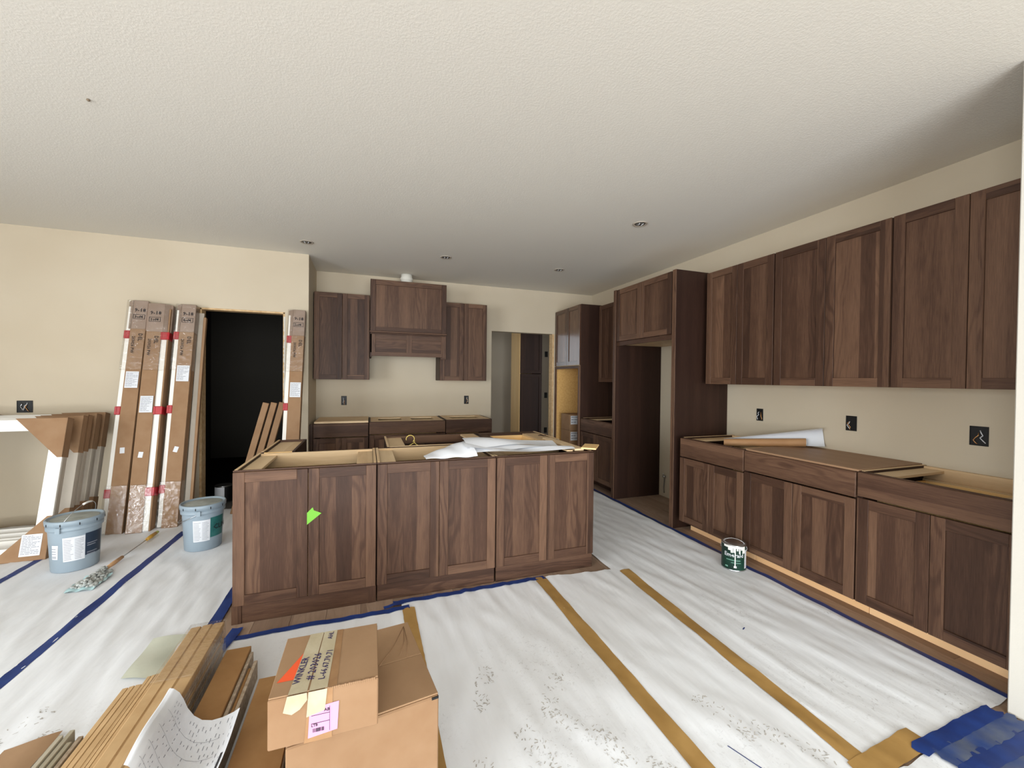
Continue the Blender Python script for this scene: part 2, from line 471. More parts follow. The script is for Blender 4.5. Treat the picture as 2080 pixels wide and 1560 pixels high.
# dark room behind the left doorway
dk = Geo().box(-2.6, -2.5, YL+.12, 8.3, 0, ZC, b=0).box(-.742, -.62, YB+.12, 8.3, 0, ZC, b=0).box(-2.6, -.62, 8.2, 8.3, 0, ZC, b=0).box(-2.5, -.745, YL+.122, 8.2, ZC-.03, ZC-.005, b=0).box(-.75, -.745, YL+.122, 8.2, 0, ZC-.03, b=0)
struct('wall_closet', dk, ROOMSHADE)
struct('floor_closet', B(-2.5, -.75, YL+.12, 8.2, -.01, .001, b=0), FLOORSHADE)
struct('shaded_floor_patch', B(-1.61, -.875, YL+.01, 5.62, 0.0012, .004, b=0), plain('grey_floor_covering', (92, 90, 86), .8, .1))  # floor paper patch, doorway shade put into its grey colour
# hall and pantry behind the back wall
struct('wall_pantry', Geo().box(2.3-.72, 3.95, 8.1, 8.2, 0, ZC, b=0).box(-.62, .3, 8.1, 8.2, 0, ZC, b=0).box(.3, 1.58, 8.1, 8.2, 0, .75, b=0).box(.3, 1.58, 8.1, 8.2, 2.55, ZC, b=0).box(3.95, 4.05, YB+.12, 8.1, 0, ZC, b=0), wallmat('pantry_paint', (178, 168, 152), (172, 162, 146)))
struct('window_3', Geo().box(.3, .36, 8.11, 8.18, .75, 2.55).box(1.52, 1.58, 8.11, 8.18, .75, 2.55).box(.3, 1.58, 8.11, 8.18, .75, .81).box(.3, 1.58, 8.11, 8.18, 2.49, 2.55), TRIMW)

# floor planks, each a board of its own, running front to back
PW, PL = .19, 1.52
shared = []
for k in range(6):
    m = obj('plank', B(-PW/2+.0006, PW/2-.0006, -PL/2+.0006, PL/2-.0006, -.012, 0, g=1, b=.0012), PLANK, floor)
    shared.append(m.data)
    bpy.data.objects.remove(m)
row = 0; x = 3.39-PW/2
while x > -3.3:
    y = .1+(row*.61) % PL-.9
    while y < 5.75:
        if y+PL/2 > .2:
            o = bpy.data.objects.new('plank', random.choice(shared)); C.objects.link(o); o.parent = floor
            o.location = (x, min(y, 5.75-PL/2) if y+PL/2 > 5.75 and False else y, 0)
        y += PL
    x -= PW; row += 1

# ------------------------------------------------------------------ protective paper and tapes on the floor
flat = [(-2.0, 3.82, .24), (-1.25, 3.95, .24), (2.61, 2.31, .16), (-.02, 1.46, .42), (-1.75, 3.6, .15), (-1.73, 4.2, .12)]
def hgt(x, y):
    p = noise.noise(Vector((x*6.5+y*.9, y*1.1, 3.3)))
    q = noise.noise(Vector((x*15+y*1.5, y*3, 9.1)))
    h = .0065*max(0, 1-abs(p)*3.2)+.004*max(0, 1-abs(q)*3)+.002
    k = 1.0
    for fx, fy, r in flat:
        d = math.hypot(x-fx, y-fy); k = min(k, max(0, min(1, (d-r*.7)/(r*.6))))
    return .002+h*k
def sheet(x0, x1, y0, y1, label, lift=0, slant=0.0, group='floor protection paper sheets'):
    nu, nv = max(8, int((x1-x0)/.022)), max(12, int((y1-y0)/.035)); ge = Geo()
    def fn(u, v):
        x = x0+(x1-x0)*u; y = y0+(y1-y0)*v+slant*(u-.5)+.004*math.sin(u*17+x0*5)
        return (x, y, hgt(x, y)+lift)
    ge.grid(fn, nu, nv)
    return obj('floor_paper', ge, PAPER, label=label, cat='paper', group=group, loc=((x0+x1)/2, (y0+y1)/2, 0))
sheet(-3.6, -2.33, .6, 4.98, 'white floor paper strip at the far left under the cardboard-cornered frames', 0)
sheet(-2.335, -1.54, .6, 4.98, 'white floor paper strip under the grey bucket with the raised handle', .0005)
sheet(-1.545, -.80, .6, 4.98, 'white floor paper strip between the long blue tape line and the island end', .001)
sheet(-.69, .215, .4, 2.50, 'white floor paper strip under the cardboard boxes and the moulding', 0)
sheet(.205, 1.135, .4, 2.60, 'white dirty floor paper with boot prints right of the cardboard boxes', .0005)
sheet(1.13, 1.785, .4, 2.585, 'white rippled floor paper strip between the two long brown tapes', .001, -.07)
sheet(1.70, 2.685, .945, 4.9, 'white floor paper strip along the right-hand base cabinets under the paint can', 0, .0)
sheet(1.80, 2.36, .3, .90, 'white floor paper corner beyond the blue tape patch at the bottom right', 0)

def boot(par, cx, cy, ang, seed, L=.27):
    rr = random.Random(seed); g = Geo(); ca, sa = math.cos(ang), math.sin(ang)
    off = par.location
    for k in range(60):
        a = rr.uniform(-.5, .5)*L; hw_ = .045*(1-.35*abs(a/L-.1)*2); b_ = rr.uniform(-hw_, hw_)
        if -.06 < a/L < .06 and rr.random() < .8: continue
        d = rr.uniform(.003, .008); e = rr.uniform(.0010, .0022); t0 = rr.choice((.5, -.5, 1.2, 2.0))
        q = []
        for (p, q_) in ((-d, -e), (d, -e), (d, e), (-d, e)):
            x = a+p*math.cos(t0)-q_*math.sin(t0); y = b_+p*math.sin(t0)+q_*math.cos(t0)
            X = cx+x*ca-y*sa; Y = cy+x*sa+y*ca; q.append((X-off.x, Y-off.y, hgt(X, Y)+.0022))
        n0 = len(g.v); g.v += q; g.face([n0, n0+1, n0+2, n0+3], [(0, 0)]*4)
    o = obj('boot_print', g, DIRT, par); o['kind'] = 'stuff'
DIRT = plain('dried_mud', (206, 203, 198), .9, .1, (164, 158, 150), 60)
PP = [o for o in C.objects if o.name.startswith('floor_paper')]
for (cx, cy, an, sd) in ((.62, 1.37, 1.9, 1), (.66, 1.18, 2.0, 2), (.50, 1.75, 1.2, 3), (.82, 1.42, 2.3, 4), (.78, 1.62, 1.0, 5), (.42, 1.30, 1.7, 6), (.95, 1.22, 2.5, 7)): boot(PP[4], cx, cy, an, sd)
for (cx, cy, an, sd) in ((1.55, 1.10, 2.2, 8), (1.40, 1.28, 1.8, 9)): boot(PP[5], cx, cy, an, sd)
boot(PP[2], -1.18, 1.95, 1.3, 10); boot(PP[2], -1.30, 2.1, 1.0, 11)

def tape(p0, p1, w, mat, label, name, cat='tape', group=None, lift=.0022, ragged=.0015, wob=.004):
    p0 = Vector(p0); p1 = Vector(p1); d = (p1-p0); L = d.length; d.normalize(); n = Vector((-d.y, d.x))
    nu = max(4, int(L/.03)); ge = Geo()
    sd = random.random()*50
    def fn(u, v):
        c = p0+d*L*u+n*((v-.5)*w+wob*noise.noise(Vector((u*L*1.3, sd, 0)))+ragged*noise.noise(Vector((u*L*30, sd+v*9, 1))))
        if u in (0, 1): c += d*ragged*3*random.uniform(-1, 1)
        return (c.x, c.y, hgt(c.x, c.y)+lift)
    ge.grid(fn, nu, 4, flip=True)
    ge.f = [tuple(f) for f in ge.f]
    m = (p0+p1)/2
    return obj(name, ge, mat, label=label, cat=cat, group=group, loc=(m.x, m.y, 0))
gb = 'blue painters tape lines on the floor'; gk = 'brown kraft tape lines on the floor paper'
tape((-1.56, .8), (-1.535, 4.40), .055, BLUE, 'long blue tape line crossing the paper left of the island, passing behind the buckets', 'blue_tape', group=gb)
tape((-2.34, .8), (-2.31, 4.05), .05, BLUE, 'short-looking blue tape line under the corner of the front white frame, far left', 'blue_tape', group=gb)
tape((-.80, 2.25), (-.815, 4.7), .06, BLUE, 'blue tape along the left end of the island', 'blue_tape', group=gb, lift=.004)
tape((-.715, 2.505), (.245, 2.515), .042, BLUE, 'blue tape below the left half of the island front', 'blue_tape', group=gb, lift=.004)
tape((.155, 2.585), (1.185, 2.607), .044, BLUE, 'blue tape below the right half of the island front, with a torn left end', 'blue_tape', group=gb, lift=.0045)
tape((.10, 2.553), (.22, 2.572), .03, BLUE, 'torn scrap of blue tape sticking out left of the island tape end', 'blue_tape', group=gb, lift=.006)
tape((-.725, 2.18), (-.665, 2.60), .055, BLUE, 'crumpled blue tape crossing at the near left corner of the island', 'blue_tape', group=gb, lift=.007)
tape((2.696, .93), (2.718, 4.88), .040, BLUE, 'narrow dark blue tape along the toe of the right-hand cabinets', 'blue_tape', group=gb)
tape((1.146, .55), (1.150, 2.615), .083, KRAFT, 'middle brown tape line running from the island tape to the bottom edge', 'kraft_tape', group=gk, lift=.004)
tape((1.712, .87), (1.782, 2.52), .080, KRAFT, 'right-hand brown tape line from the island corner towards the blue patch', 'kraft_tape', group=gk, lift=.004)
tape((.236, .6), (.243, 2.505), .072, KRAFT, 'brown tape line beside the cardboard boxes', 'kraft_tape', group=gk, lift=.004)
tape((1.66, .93), (2.06, .955), .085, KRAFT, 'short brown tape across the paper end beside the blue patch', 'kraft_tape', group=gk, lift=.006)
gp = 'worn blue tape strips of the bottom right patch'
bl = ['topmost blue tape strip of the bottom right patch, laid over the paper edge', 'second blue tape strip of the bottom right patch, scuffed', 'third blue tape strip of the bottom right patch', 'lowest blue tape strip of the bottom right patch']
tape((1.975, .915), (2.53, .925), .058, BLUE, bl[0], 'blue_tape', group=gp, lift=.008, ragged=.006)
tape((2.0, .865), (2.56, .868), .070, BLUEW, bl[1], 'blue_tape', group=gp, lift=.0074, ragged=.006)
tape((2.02, .815), (2.60, .806), .072, BLUE, bl[2], 'blue_tape', group=gp, lift=.0068, ragged=.006)
tape((2.10, .765), (2.60, .742), .072, BLUEW, bl[3], 'blue_tape', group=gp, lift=.0062, ragged=.006)
tape((1.995, 1.70), (2.02, 1.712), .006, BLUE, 'tiny blue tape scrap alone on the right-hand paper', 'tape_scrap', group=None, lift=.002, ragged=0)
tape((1.36, 1.03), (1.305, 1.17), .004, BLUE, 'thin blue sliver near the bottom edge between the brown tapes', 'tape_scrap', group=None, lift=.002, ragged=0)

# ------------------------------------------------------------------ cabinets
T = .019
def door(par, x0, x1, z0, z1, yf=-.021, label=None, sw=.058, WOOD=WOOD):
    d = obj('door', B(x0+sw-.008, x1-sw+.008, yf+.010, yf+.017, z0+sw-.008, z1-sw+.008, g=2, b=0), WOOD, par, label=label)
    for a, b_ in ((x0, x0+sw), (x1-sw, x1)): obj('stile', B(a, b_, yf, yf+.020, z0, z1, g=2, b=.0018), WOOD, d)
    for a, b_ in ((z0, z0+sw), (z1-sw, z1)): obj('rail', B(x0+sw, x1-sw, yf+.0004, yf+.0196, a, b_, g=0, b=.0014), WOOD, d)
    return d
def drawer(par, x0, x1, z0, z1, yf=-.021):
    return obj('drawer_front', B(x0, x1, yf, yf+.02, z0, z1, g=0, b=.0025), WOOD, par)
def carcass(par, w, h, d, z0=.10, inside=MAPLE, left=WOODSIDE, right=WOODSIDE, open_top=True, top=None, back=True):
    obj('side_panel', B(0, T, .0, d, z0, h, g=2), left, par); obj('side_panel', B(w-T, w, 0, d, z0, h, g=2), right, par)
    if back: obj('back_panel', B(T, w-T, d-.012, d, z0, h-.004, g=0), inside, par)
    obj('bottom_panel', B(T, w-T, 0.002, d-.012, z0, z0+T, g=0), inside, par)
    if not open_top: obj('top_panel', B(T, w-T, 0.002, d-.012, h-T, h, g=0), top or inside, par)
def base(name, label, cat, loc, rot, w, h=.87, d=.60, doors=2, drw=True, group=None, top='stretch', toe='recess', toemat=None, zsplit=.70, split=None, drawers=None, gap=.003):
    c = thing(name, label, cat, loc, rot, group)
    carcass(c, w, h, d)
    # dark face frame rail at the top, with doors below
    obj('face_rail', B(T, w-T, 0, .02, h-.035, h, g=0), WOOD, c)
    zb = .106
    if drw:
        n = drawers or 1
        for i in range(n):
            drawer(c, gap+i*w/n, (i+1)*w/n-gap, zsplit+.004, h-.004)
        zt = zsplit-.006
    else: zt = h-.006
    if doors == 1: door(c, gap, w-gap, zb, zt)
    elif doors == 2:
        sx = split or w/2
        door(c, gap, sx-.0015, zb, zt); door(c, sx+.0015, w-gap, zb, zt)
    if toe == 'recess': obj('toe_kick', B(.0, w, .12, .135, 0, .10, g=0), toemat or RAWTOE, c)
    elif toe == 'flush':
        obj('toe_kick', B(.004, w-.004, -.008, .010, 0, .102, g=0), WOOD, c)
    if top == 'panel': obj('top_panel', B(0.001, w-.001, -.002, d, h, h+.012, g=0), PLY, c)
    elif top == 'frame':
        obj('top_rail', B(T, w-T, .02, .16, h-.014, h+.001, g=0), MAPLEDULL, c); obj('top_rail', B(T, w-T, d-.14, d-.012, h-.014, h+.001, g=0), MAPLEDULL, c)
        for xx in ((T, .11), (w-.11, w-T)) + (((w/2-.06, w/2+.06),) if w > .7 else ()): obj('cross_rail', B(xx[0], xx[1], .16, d-.14, h-.014, h, g=1), MAPLEDULL, c)
    elif top == 'stretch':
        obj('rear_rail', B(T, w-T, d-.035, d-.012, h-.10, h-.001, g=0), MAPLEDULL, c)
        obj('corner_board', B(T, T+.10, .02, d-.035, h-.03, h-.014, g=1), MAPLEDULL, c)
        obj('corner_board', B(w-T-.10, w-T, .02, d-.035, h-.03, h-.014, g=1), MAPLEDULL, c)
        obj('edge_strip', B(.001, T-.001, .02, d-.001, h, h+.003, g=1), MAPLEDULL, c)
        obj('edge_strip', B(w-T+.001, w-.001, .02, d-.001, h, h+.003, g=1), MAPLEDULL, c)
    return c
RR = -PI/2
RAWTOE = wood('raw_toe_board', (232, 186, 134), (242, 200, 150), (250, 214, 168), strip=.5, grain=.3, cath=.08)
gr = 'base cabinets along the right wall'; XF = 2.76
c = base('base_cabinet', 'narrow dark wood base cabinet beside the fridge surround, open top under the paper rolls', 'cabinet', (XF, 3.035, 0), RR, .68, h=.876, d=.628, group=gr, top='stretch')
c = base('base_cabinet', 'middle dark wood base cabinet on the right wall with a flat plywood top', 'cabinet', (XF, 2.352, 0), RR, .765, h=.872, d=.628, group=gr, top='panel', zsplit=.715)
c = base('base_cabinet', 'nearest dark wood base cabinet on the right wall, open top showing drawer boxes', 'cabinet', (XF, 1.584, 0), RR, .672, h=.876, d=.628, group=gr, top='stretch', zsplit=.728)
obj('drawer_box', Geo().box(.06, .62, .06, .075, .66, .80, g=0).box(.06, .62, .50, .515, .66, .80, g=0).box(.06, .075, .075, .50, .66, .80, g=1).box(.06, .62, .06, .515, .655, .665, g=0), MAPLE, c)
obj('back_cleat', B(.03, .65, .56, .60, .74, .80, g=0), MAPLEDULL, c)
# uppers on the right wall
def upper(name, label, loc, rot, w, z0, z1, d=.33, group=None, doors=2, split=None, cat='cabinet', mat=WOODSIDE):
    c = thing(name, label, cat, loc, rot, group); h = z1-z0
    obj('side_panel', B(0, T, 0, d, 0, h, g=2), mat, c); obj('side_panel', B(w-T, w, 0, d, 0, h, g=2), mat, c)
    obj('back_panel', B(T, w-T, d-.01, d, 0, h, g=2), MAPLE, c)
    obj('bottom_panel', B(T, w-T, 0, d-.01, .01, .01+T, g=0), MAPLEDULL, c); obj('top_panel', B(T, w-T, 0, d-.01, h-T, h, g=0), MAPLEDULL, c)
    if doors == 2:
        sx = split or w/2; door(c, .003, sx-.0015, .0, h-.002); door(c, sx+.0015, w-.003, .0, h-.002)
    else: door(c, .003, w-.003, 0, h-.002)
    return c
gu = 'wall cabinets along the right wall'
XU = 3.058
upper('wall_cabinet', 'two-door dark wall cabinet beside the fridge surround', (XU, 3.045, 1.375), RR, .682, 1.375, 2.425, group=gu)
upper('wall_cabinet', 'middle two-door dark wall cabinet on the right wall', (XU, 2.358, 1.375), RR, .764, 1.375, 2.425, group=gu)
upper('wall_cabinet', 'nearest two-door dark wall cabinet on the right wall, cut by the photo edge', (XU, 1.588, 1.375), RR, .676, 1.375, 2.425, group=gu)
# fridge surround
fs = thing('fridge_surround', 'tall dark wood fridge surround with two doors above an empty bay', 'cabinet', (XF, 4.14, 0), RR)
obj('side_panel', B(0, .045, -.022, .628, 0, 2.455, g=2), WOODSIDE, fs); obj('side_panel', B(.985, 1.03, -.022, .628, 0, 2.455, g=2), WOODSIDE, fs)
obj('front_stile', B(.0, .046, -.030, -.022, 0, 2.455, g=2), WOOD, fs); obj('front_stile', B(.984, 1.031, -.030, -.022, 0, 2.455, g=2), WOOD, fs)
obj('bottom_rail', B(.046, .984, -.006, .012, 1.80, 1.85, g=0), WOOD, fs)
obj('bottom_panel', B(.046, .984, .012, .628, 1.815, 1.83, g=0), MAPLEDULL, fs)
obj('top_panel', B(.046, .984, 0, .628, 2.43, 2.448, g=0), MAPLEDULL, fs)
obj('back_panel', B(.046, .984, .60, .62, 1.83, 2.43, g=0), MAPLE, fs)
door(fs, .05, .487, 1.852, 2.452); door(fs, .490, .962, 1.852, 2.452)
# base + wall cabinet between fridge surround and oven tower
base('base_cabinet', 'dark wood base cabinet with an open top between oven tower and fridge surround', 'cabinet', (2.78, 4.955, 0), RR, .805, h=.878, d=.608, top='stretch', zsplit=.705, group=gr, toemat=WOOD)
upper('wall_cabinet', 'dark wall cabinet half hidden between oven tower and fridge surround', (XU, 4.955, 1.375), RR, .805, 1.375, 2.43, group=gu)
# oven tower
ot = thing('oven_tower', 'tall dark wood oven tower with two upper doors and an empty appliance opening', 'cabinet', (XF, 5.745, 0), RR)
W_ = .783
obj('side_panel', B(0, T, 0, .628, 0, 2.445, g=2), WOODSIDE, ot); obj('side_panel', B(W_-T, W_, 0, .628, 0, 2.445, g=2), WOODSIDE, ot)
obj('stile', B(0, .04, -.02, 0, 0, 1.60, g=2), WOOD, ot); obj('stile', B(W_-.04, W_, -.02, 0, 0, 1.60, g=2), WOOD, ot)
obj('rail', B(.04, W_-.04, -.02, 0, 1.56, 1.60, g=0), WOOD, ot); obj('rail', B(.04, W_-.04, -.02, 0, .10, .42, g=0), WOOD, ot)
OSB = plain('osb_back', (214, 172, 108), .7, .2, (200, 156, 94), 40)
obj('back_panel', B(T, W_-T, .61, .628, 0, 2.44, g=2), OSB, ot); obj('side_lining', B(T, T+.006, 0, .61, .44, 1.59, g=2), OSB, ot)
obj('shelf', B(T, W_-T, 0, .61, .42, .438, g=0), MAPLE, ot); obj('shelf', B(T, W_-T, 0, .61, 1.60, 1.615, g=0), MAPLE, ot)
obj('top_panel', B(T, W_-T, 0, .61, 2.425, 2.443, g=0), MAPLEDULL, ot)
obj('toe_kick', B(0, W_, .06, .075, 0, .10, g=0), WOOD, ot)
SATIN = wood('satin_stained_hickory', (44, 28, 21), (75, 51, 39), (116, 87, 67), strip=.085, rough=.24, spec=.6)
door(ot, .003, W_/2-.0015, 1.607, 2.441, WOOD=SATIN); door(ot, W_/2+.0015, W_-.003, 1.607, 2.441, WOOD=SATIN)
# contents of the oven tower opening
for (bz, bh, bl_) in ((.438, .218, 'brown cardboard box with white label, lower of two in the oven tower'), (.657, .235, 'brown cardboard box with white label, upper of two in the oven tower')):
    bxk = thing('carton', bl_, 'box', (2.945, 5.32, bz), 0, 'boxes inside the oven tower')
    obj('box_body', B(-.155, .16, -.001, .28, 0, bh-.001, b=.003), CARD, bxk)
    sticker(bxk, (-.140, -.001, bh-.145), (1, 0, 0), (0, 0, 1), .15, .125, rows=3, seed=int(bz*50))
g = Geo(); Mx = Matrix.Translation((3.00, 5.17, .44)) @ Matrix.Rotation(math.radians(14), 4, 'Y')
g.box(-.012, .012, -.03, .03, 0, .72, g=2, M=Mx)
obj('board_offcut', g, WOOD, label='dark stained board leaning diagonally beside the boxes in the oven tower', cat='board', loc=(3.00, 5.17, .44))

# ---- back wall run
gk2 = 'base cabinets along the back wall'; YF = 5.14
base('base_cabinet', 'left dark base cabinet on the back wall with a raised panel lying on top', 'cabinet', (-.585, YF, 0), 0, .60, h=.862, d=.605, group=gk2, top='none', zsplit=.70)
base('base_cabinet', 'wide dark base cabinet below the range hood with one long drawer front', 'cabinet', (.02, YF, 0), 0, .912, h=.872, d=.605, group=gk2, top='frame', zsplit=.72)
base('base_cabinet', 'right-hand dark base cabinet on the back wall next to the pantry opening', 'cabinet', (.936, YF, 0), 0, .61, h=.876, d=.605, group=gk2, top='frame', zsplit=.705)
obj('filler_strip', B(-.619, -.587, YF-.02, YF, .1, .86, g=2), WOOD, label='dark filler strip between the alcove wall and the left back cabinet', cat='filler', loc=(-.603, YF, .1))
obj('plywood_offcut', B(-.575, .012, YF+.0, YB-.01, .864, .886, g=0, b=.002), MAPLEDULL, label='pale loose panel resting on the left back-wall base cabinet', cat='panel', loc=(-.28, 5.44, .864))
gu2 = 'wall cabinets along the back wall'
upper('wall_cabinet', 'two-door dark wall cabinet left of the range hood', (-.613, 5.42, 1.374), 0, .634, 1.374, 2.43, group=gu2, d=.325)
upper('wall_cabinet', 'two-door dark wall cabinet right of the range hood', (.90, 5.42, 1.372), 0, .643, 1.372, 2.415, group=gu2, d=.325)
# range hood
hd = thing('range_hood', 'dark wood mantel range hood with one big panel over two small ones', 'hood', (.026, 5.28, 1.655), 0)
w_ = .93
obj('side_panel', B(0, T, .0, .465, .0, .95, g=2), WOODSIDE, hd); obj('side_panel', B(w_-T, w_, .0, .465, .0, .95, g=2), WOODSIDE, hd)
obj('top_panel', B(T, w_-T, 0, .465, .925, .94, g=0), MAPLEDULL, hd)
up = obj('upper_panel', B(.05, w_-.05, -.006, .004, .34, .90, g=2), WOOD, hd)
for a, b_ in ((0, .062), (w_-.062, w_)): obj('stile', B(a, b_, -.02, 0, .30, .95, g=2), WOOD, up)
obj('rail', B(.062, w_-.062, -.0196, 0, .888, .95, g=0), WOOD, up); obj('rail', B(.062, w_-.062, -.0196, 0, .322, .37, g=0), WOOD, up)
obj('moulding', Geo().box(-.006, w_+.006, -.034, 0, .300, .320, g=0, b=.004).box(.01, w_-.01, -.016, .01, .285, .300, g=0, b=.003), WOOD, hd)
lp = obj('lower_panel', B(.05, w_-.05, .010, .020, .06, .27, g=0), WOOD, hd)
for a, b_ in ((0.001, .062), (w_/2-.035, w_/2+.035), (w_-.062, w_-.001)): obj('stile', B(a, b_, .000, .022, .055, .285, g=2), WOOD, lp)
obj('rail', B(.062, w_-.062, .0004, .022, .22, .285, g=0), WOOD, lp); obj('rail', B(.0, w_, .0002, .022, .015, .065, g=0), WOOD, lp)
obj('side_bracket', Geo().box(w_-.05, w_, -.006, .3, -.004, .3, g=2).box(w_-.07, w_+.002, -.012, .02, -.012, .012, g=0), WOOD, hd)
obj('hood_underside', B(T, w_-T, .022, .46, .04, .05, g=0), WOODSIDE, hd)
obj('duct_pipe', Geo().lathe([(.075, 2.594), (.075, 2.68), (.082, 2.685), (.082, 2.70), (.072, 2.72), (.072, 2.752)], 32, (.475, 5.52, 0)), DUCT, label='short white duct pipe between the range hood top and the ceiling', cat='duct', loc=(.475, 5.52, 2.594))

# ---- island
gi = 'island cabinets, front row'
YI = 2.671
IL = -.709
labs = ['left island cabinet with a green tape scrap on its door', 'middle island cabinet partly covered by the white plan sheets', 'right island cabinet at the end nearest the right wall']
xs = [(-.709, .057), (.060, .833), (.837, 1.600)]
isl = []
for (a, b_), l in zip(xs, labs):
    c = base('island_cabinet', l, 'cabinet', (a, YI, 0), 0, b_-a, h=.866, d=.575, drw=False, group=gi, toe='flush', top='stretch')
    obj('edge_band', B(0, b_-a, -.004, .006, .862, .869, g=0, b=.001), WOOD, c)
    isl.append(c)
obj('corner_post', B(-.004, .045, -.012, .02, 0, .105, g=2), WOOD, isl[0])
obj('corner_post', B(.72, .766, -.012, .0, 0, .105, g=2), WOOD, isl[0])
# green tape scrap
mp = plane_map((-.331, 2.6498, .53), (1, 0, 0), (0, 0, 1), .0012)
g = poly_plane([(0, 0), (.078, .062), (.036, .082), (.030, .100), (.0, .07)], mp)
mp2 = plane_map((-.331, 2.6498, .53), (1, 0, 0), (0, 0, 1), .0002)
obj('green_tape_scrap', join(g, poly_plane([(0, 0), (.078, .062), (.036, .082), (.030, .100), (.0, .07)][::-1], mp2)), GREEN, label='scrap of bright green tape stuck between the left island doors', cat='tape', loc=(-.331, 2.6498, .53))
# back row, opening away from the camera
YR = 3.885
gi2 = 'island cabinets, back row'
nb = thing('island_cabinet', 'very narrow rear island cabinet at the left end behind the front row', 'cabinet', (-.49, YR, 0), PI, gi2)
carcass(nb, .215, .866, .60)
obj('toe_kick', B(0, .215, .05, .065, 0, .10, g=0), WOOD, nb); obj('toe_kick', B(0, .215, .585, .60, 0, .10, g=0), WOOD, nb); obj('top_filler', B(.02, .195, .03, .59, .835, .850, g=1), MAPLEDULL, nb); obj('face_rail', B(T, .196, 0, .03, .83, .866, g=0), WOOD, nb)
door(nb, .003, .212, .106, .86); obj('edge_strip', B(.197, .214, .01, .599, .866, .869, g=1), MAPLEDULL, nb)
c = thing('island_cabinet', 'dark open sink cabinet in the rear row of the island, wire hanger inside', 'cabinet', (.99, YR-.03, 0), PI, gi2)
carcass(c, .846, .866, .575, inside=WOODSIDE)
obj('face_rail', B(0, .846, -.02, .02, .80, .866, g=0), WOOD, c)
obj('rear_rail', B(T, .846-T, .54, .563, .77, .865, g=0), MAPLEDULL, c)
obj('corner_board', B(.70, .826, .02, .53, .84, .855, g=1), MAPLEDULL, c); obj('corner_board', B(.02, .15, .02, .53, .852, .868, g=1), MAPLEDULL, c)
obj('edge_strip', B(.828, .845, -.015, .574, .866, .869, g=1), MAPLEDULL, c)
door(c, .003, .42, .106, .79, yf=-.041); door(c, .424, .843, .106, .79, yf=-.041)
c = thing('island_cabinet', 'rear island cabinet with a square opening in its top, at the right end', 'cabinet', (1.62, YR-.03, 0), PI, gi2)
carcass(c, .625, .866, .575)
obj('face_rail', B(0, .625, -.02, .09, .848, .866, g=0), WOOD, c); obj('rear_rail', B(T, .606, .50, .57, .848, .865, g=0), MAPLE, c)
obj('corner_board', B(T, .17, .09, .50, .846, .862, g=1), MAPLEDULL, c); obj('corner_board', B(.53, .606, .09, .50, .846, .862, g=1), WOOD, c)
obj('edge_strip', B(.0, T, -.0, .574, .866, .870, g=1), MAPLEDULL, c)
obj('inner_tray', Geo().box(.17, .53, .09, .50, .72, .73, g=0).box(.17, .18, .09, .50, .73, .85, g=1).box(.52, .53, .09, .50, .73, .85, g=1).box(.18, .52, .49, .50, .73, .85, g=0).box(.18, .52, .09, .10, .73, .85, g=0), MAPLE, c)
drawer(c, .003, .622, .60, .84, yf=-.041); drawer(c, .003, .622, .35, .595, yf=-.041); drawer(c, .003, .622, .106, .345, yf=-.041)
# loose boards and hardware lying on the island top
gl = 'loose pale boards on the island top'
def loose(name, x0, y0, x1, y1, w, z, t, label, mat=MAPLEDULL, group=gl):
    L = math.hypot(x1-x0, y1-y0); a = math.atan2(y1-y0, x1-x0)
    Mx = Matrix.Translation((x0, y0, z)) @ Matrix.Rotation(a, 4, 'Z')
    return obj(name, B(0, L, -w/2, w/2, 0, t, g=0, M=Mx), mat, label=label, cat='board', group=group, loc=(x0, y0, z))
loose('loose_board', 1.50, 2.70, 1.50, 3.30, .075, .870, .016, 'long pale board lying front to back near the right end of the island')
loose('loose_board', 1.545, 2.645, 1.665, 2.80, .11, .886, .012, 'short pale board overhanging the right front corner of the island', MAPLE)
loose('loose_board', 1.415, 2.69, 1.40, 3.24, .05, .870, .010, 'narrow pale board beside the white plans on the island')
hs = Geo()
for k in range(10):
    a = random.uniform(0, PI); hx, hy = 1.545+random.uniform(-.03, .03), 3.50+random.uniform(-.03, .03)
    hs.tube([(hx, hy, .874), (hx+.03*math.cos(a), hy+.03*math.sin(a), .875)], .0028, 5)
obj('screw_pile', hs, plain('brown_screws', (70, 52, 40), .5, .5), label='little heap of screws at the rear right of the island top', cat='screws', loc=(1.545, 3.5, .87), kind='stuff')
# hanger
pts = []
for k in range(15):
    a = math.radians(200-k*18); pts.append((.335+.033*math.cos(a), 3.44+.0*k, .898+.030*math.sin(a)))
pts += [(.372, 3.44, .880), (.368, 3.44, .868), (.385, 3.44, .85), (.43, 3.44, .825), (.60, 3.44, .74)]
hg = Geo().tube(pts, .0032, 8); hg.tube([(.368, 3.44, .866), (.33, 3.44, .845), (.17, 3.44, .76), (.60, 3.44, .74)], .003, 8)
obj('wire_hanger', hg, YWIRE, label='yellow wire hanger whose hook pokes out of the open sink cabinet', cat='hanger', loc=(.37, 3.44, .80))

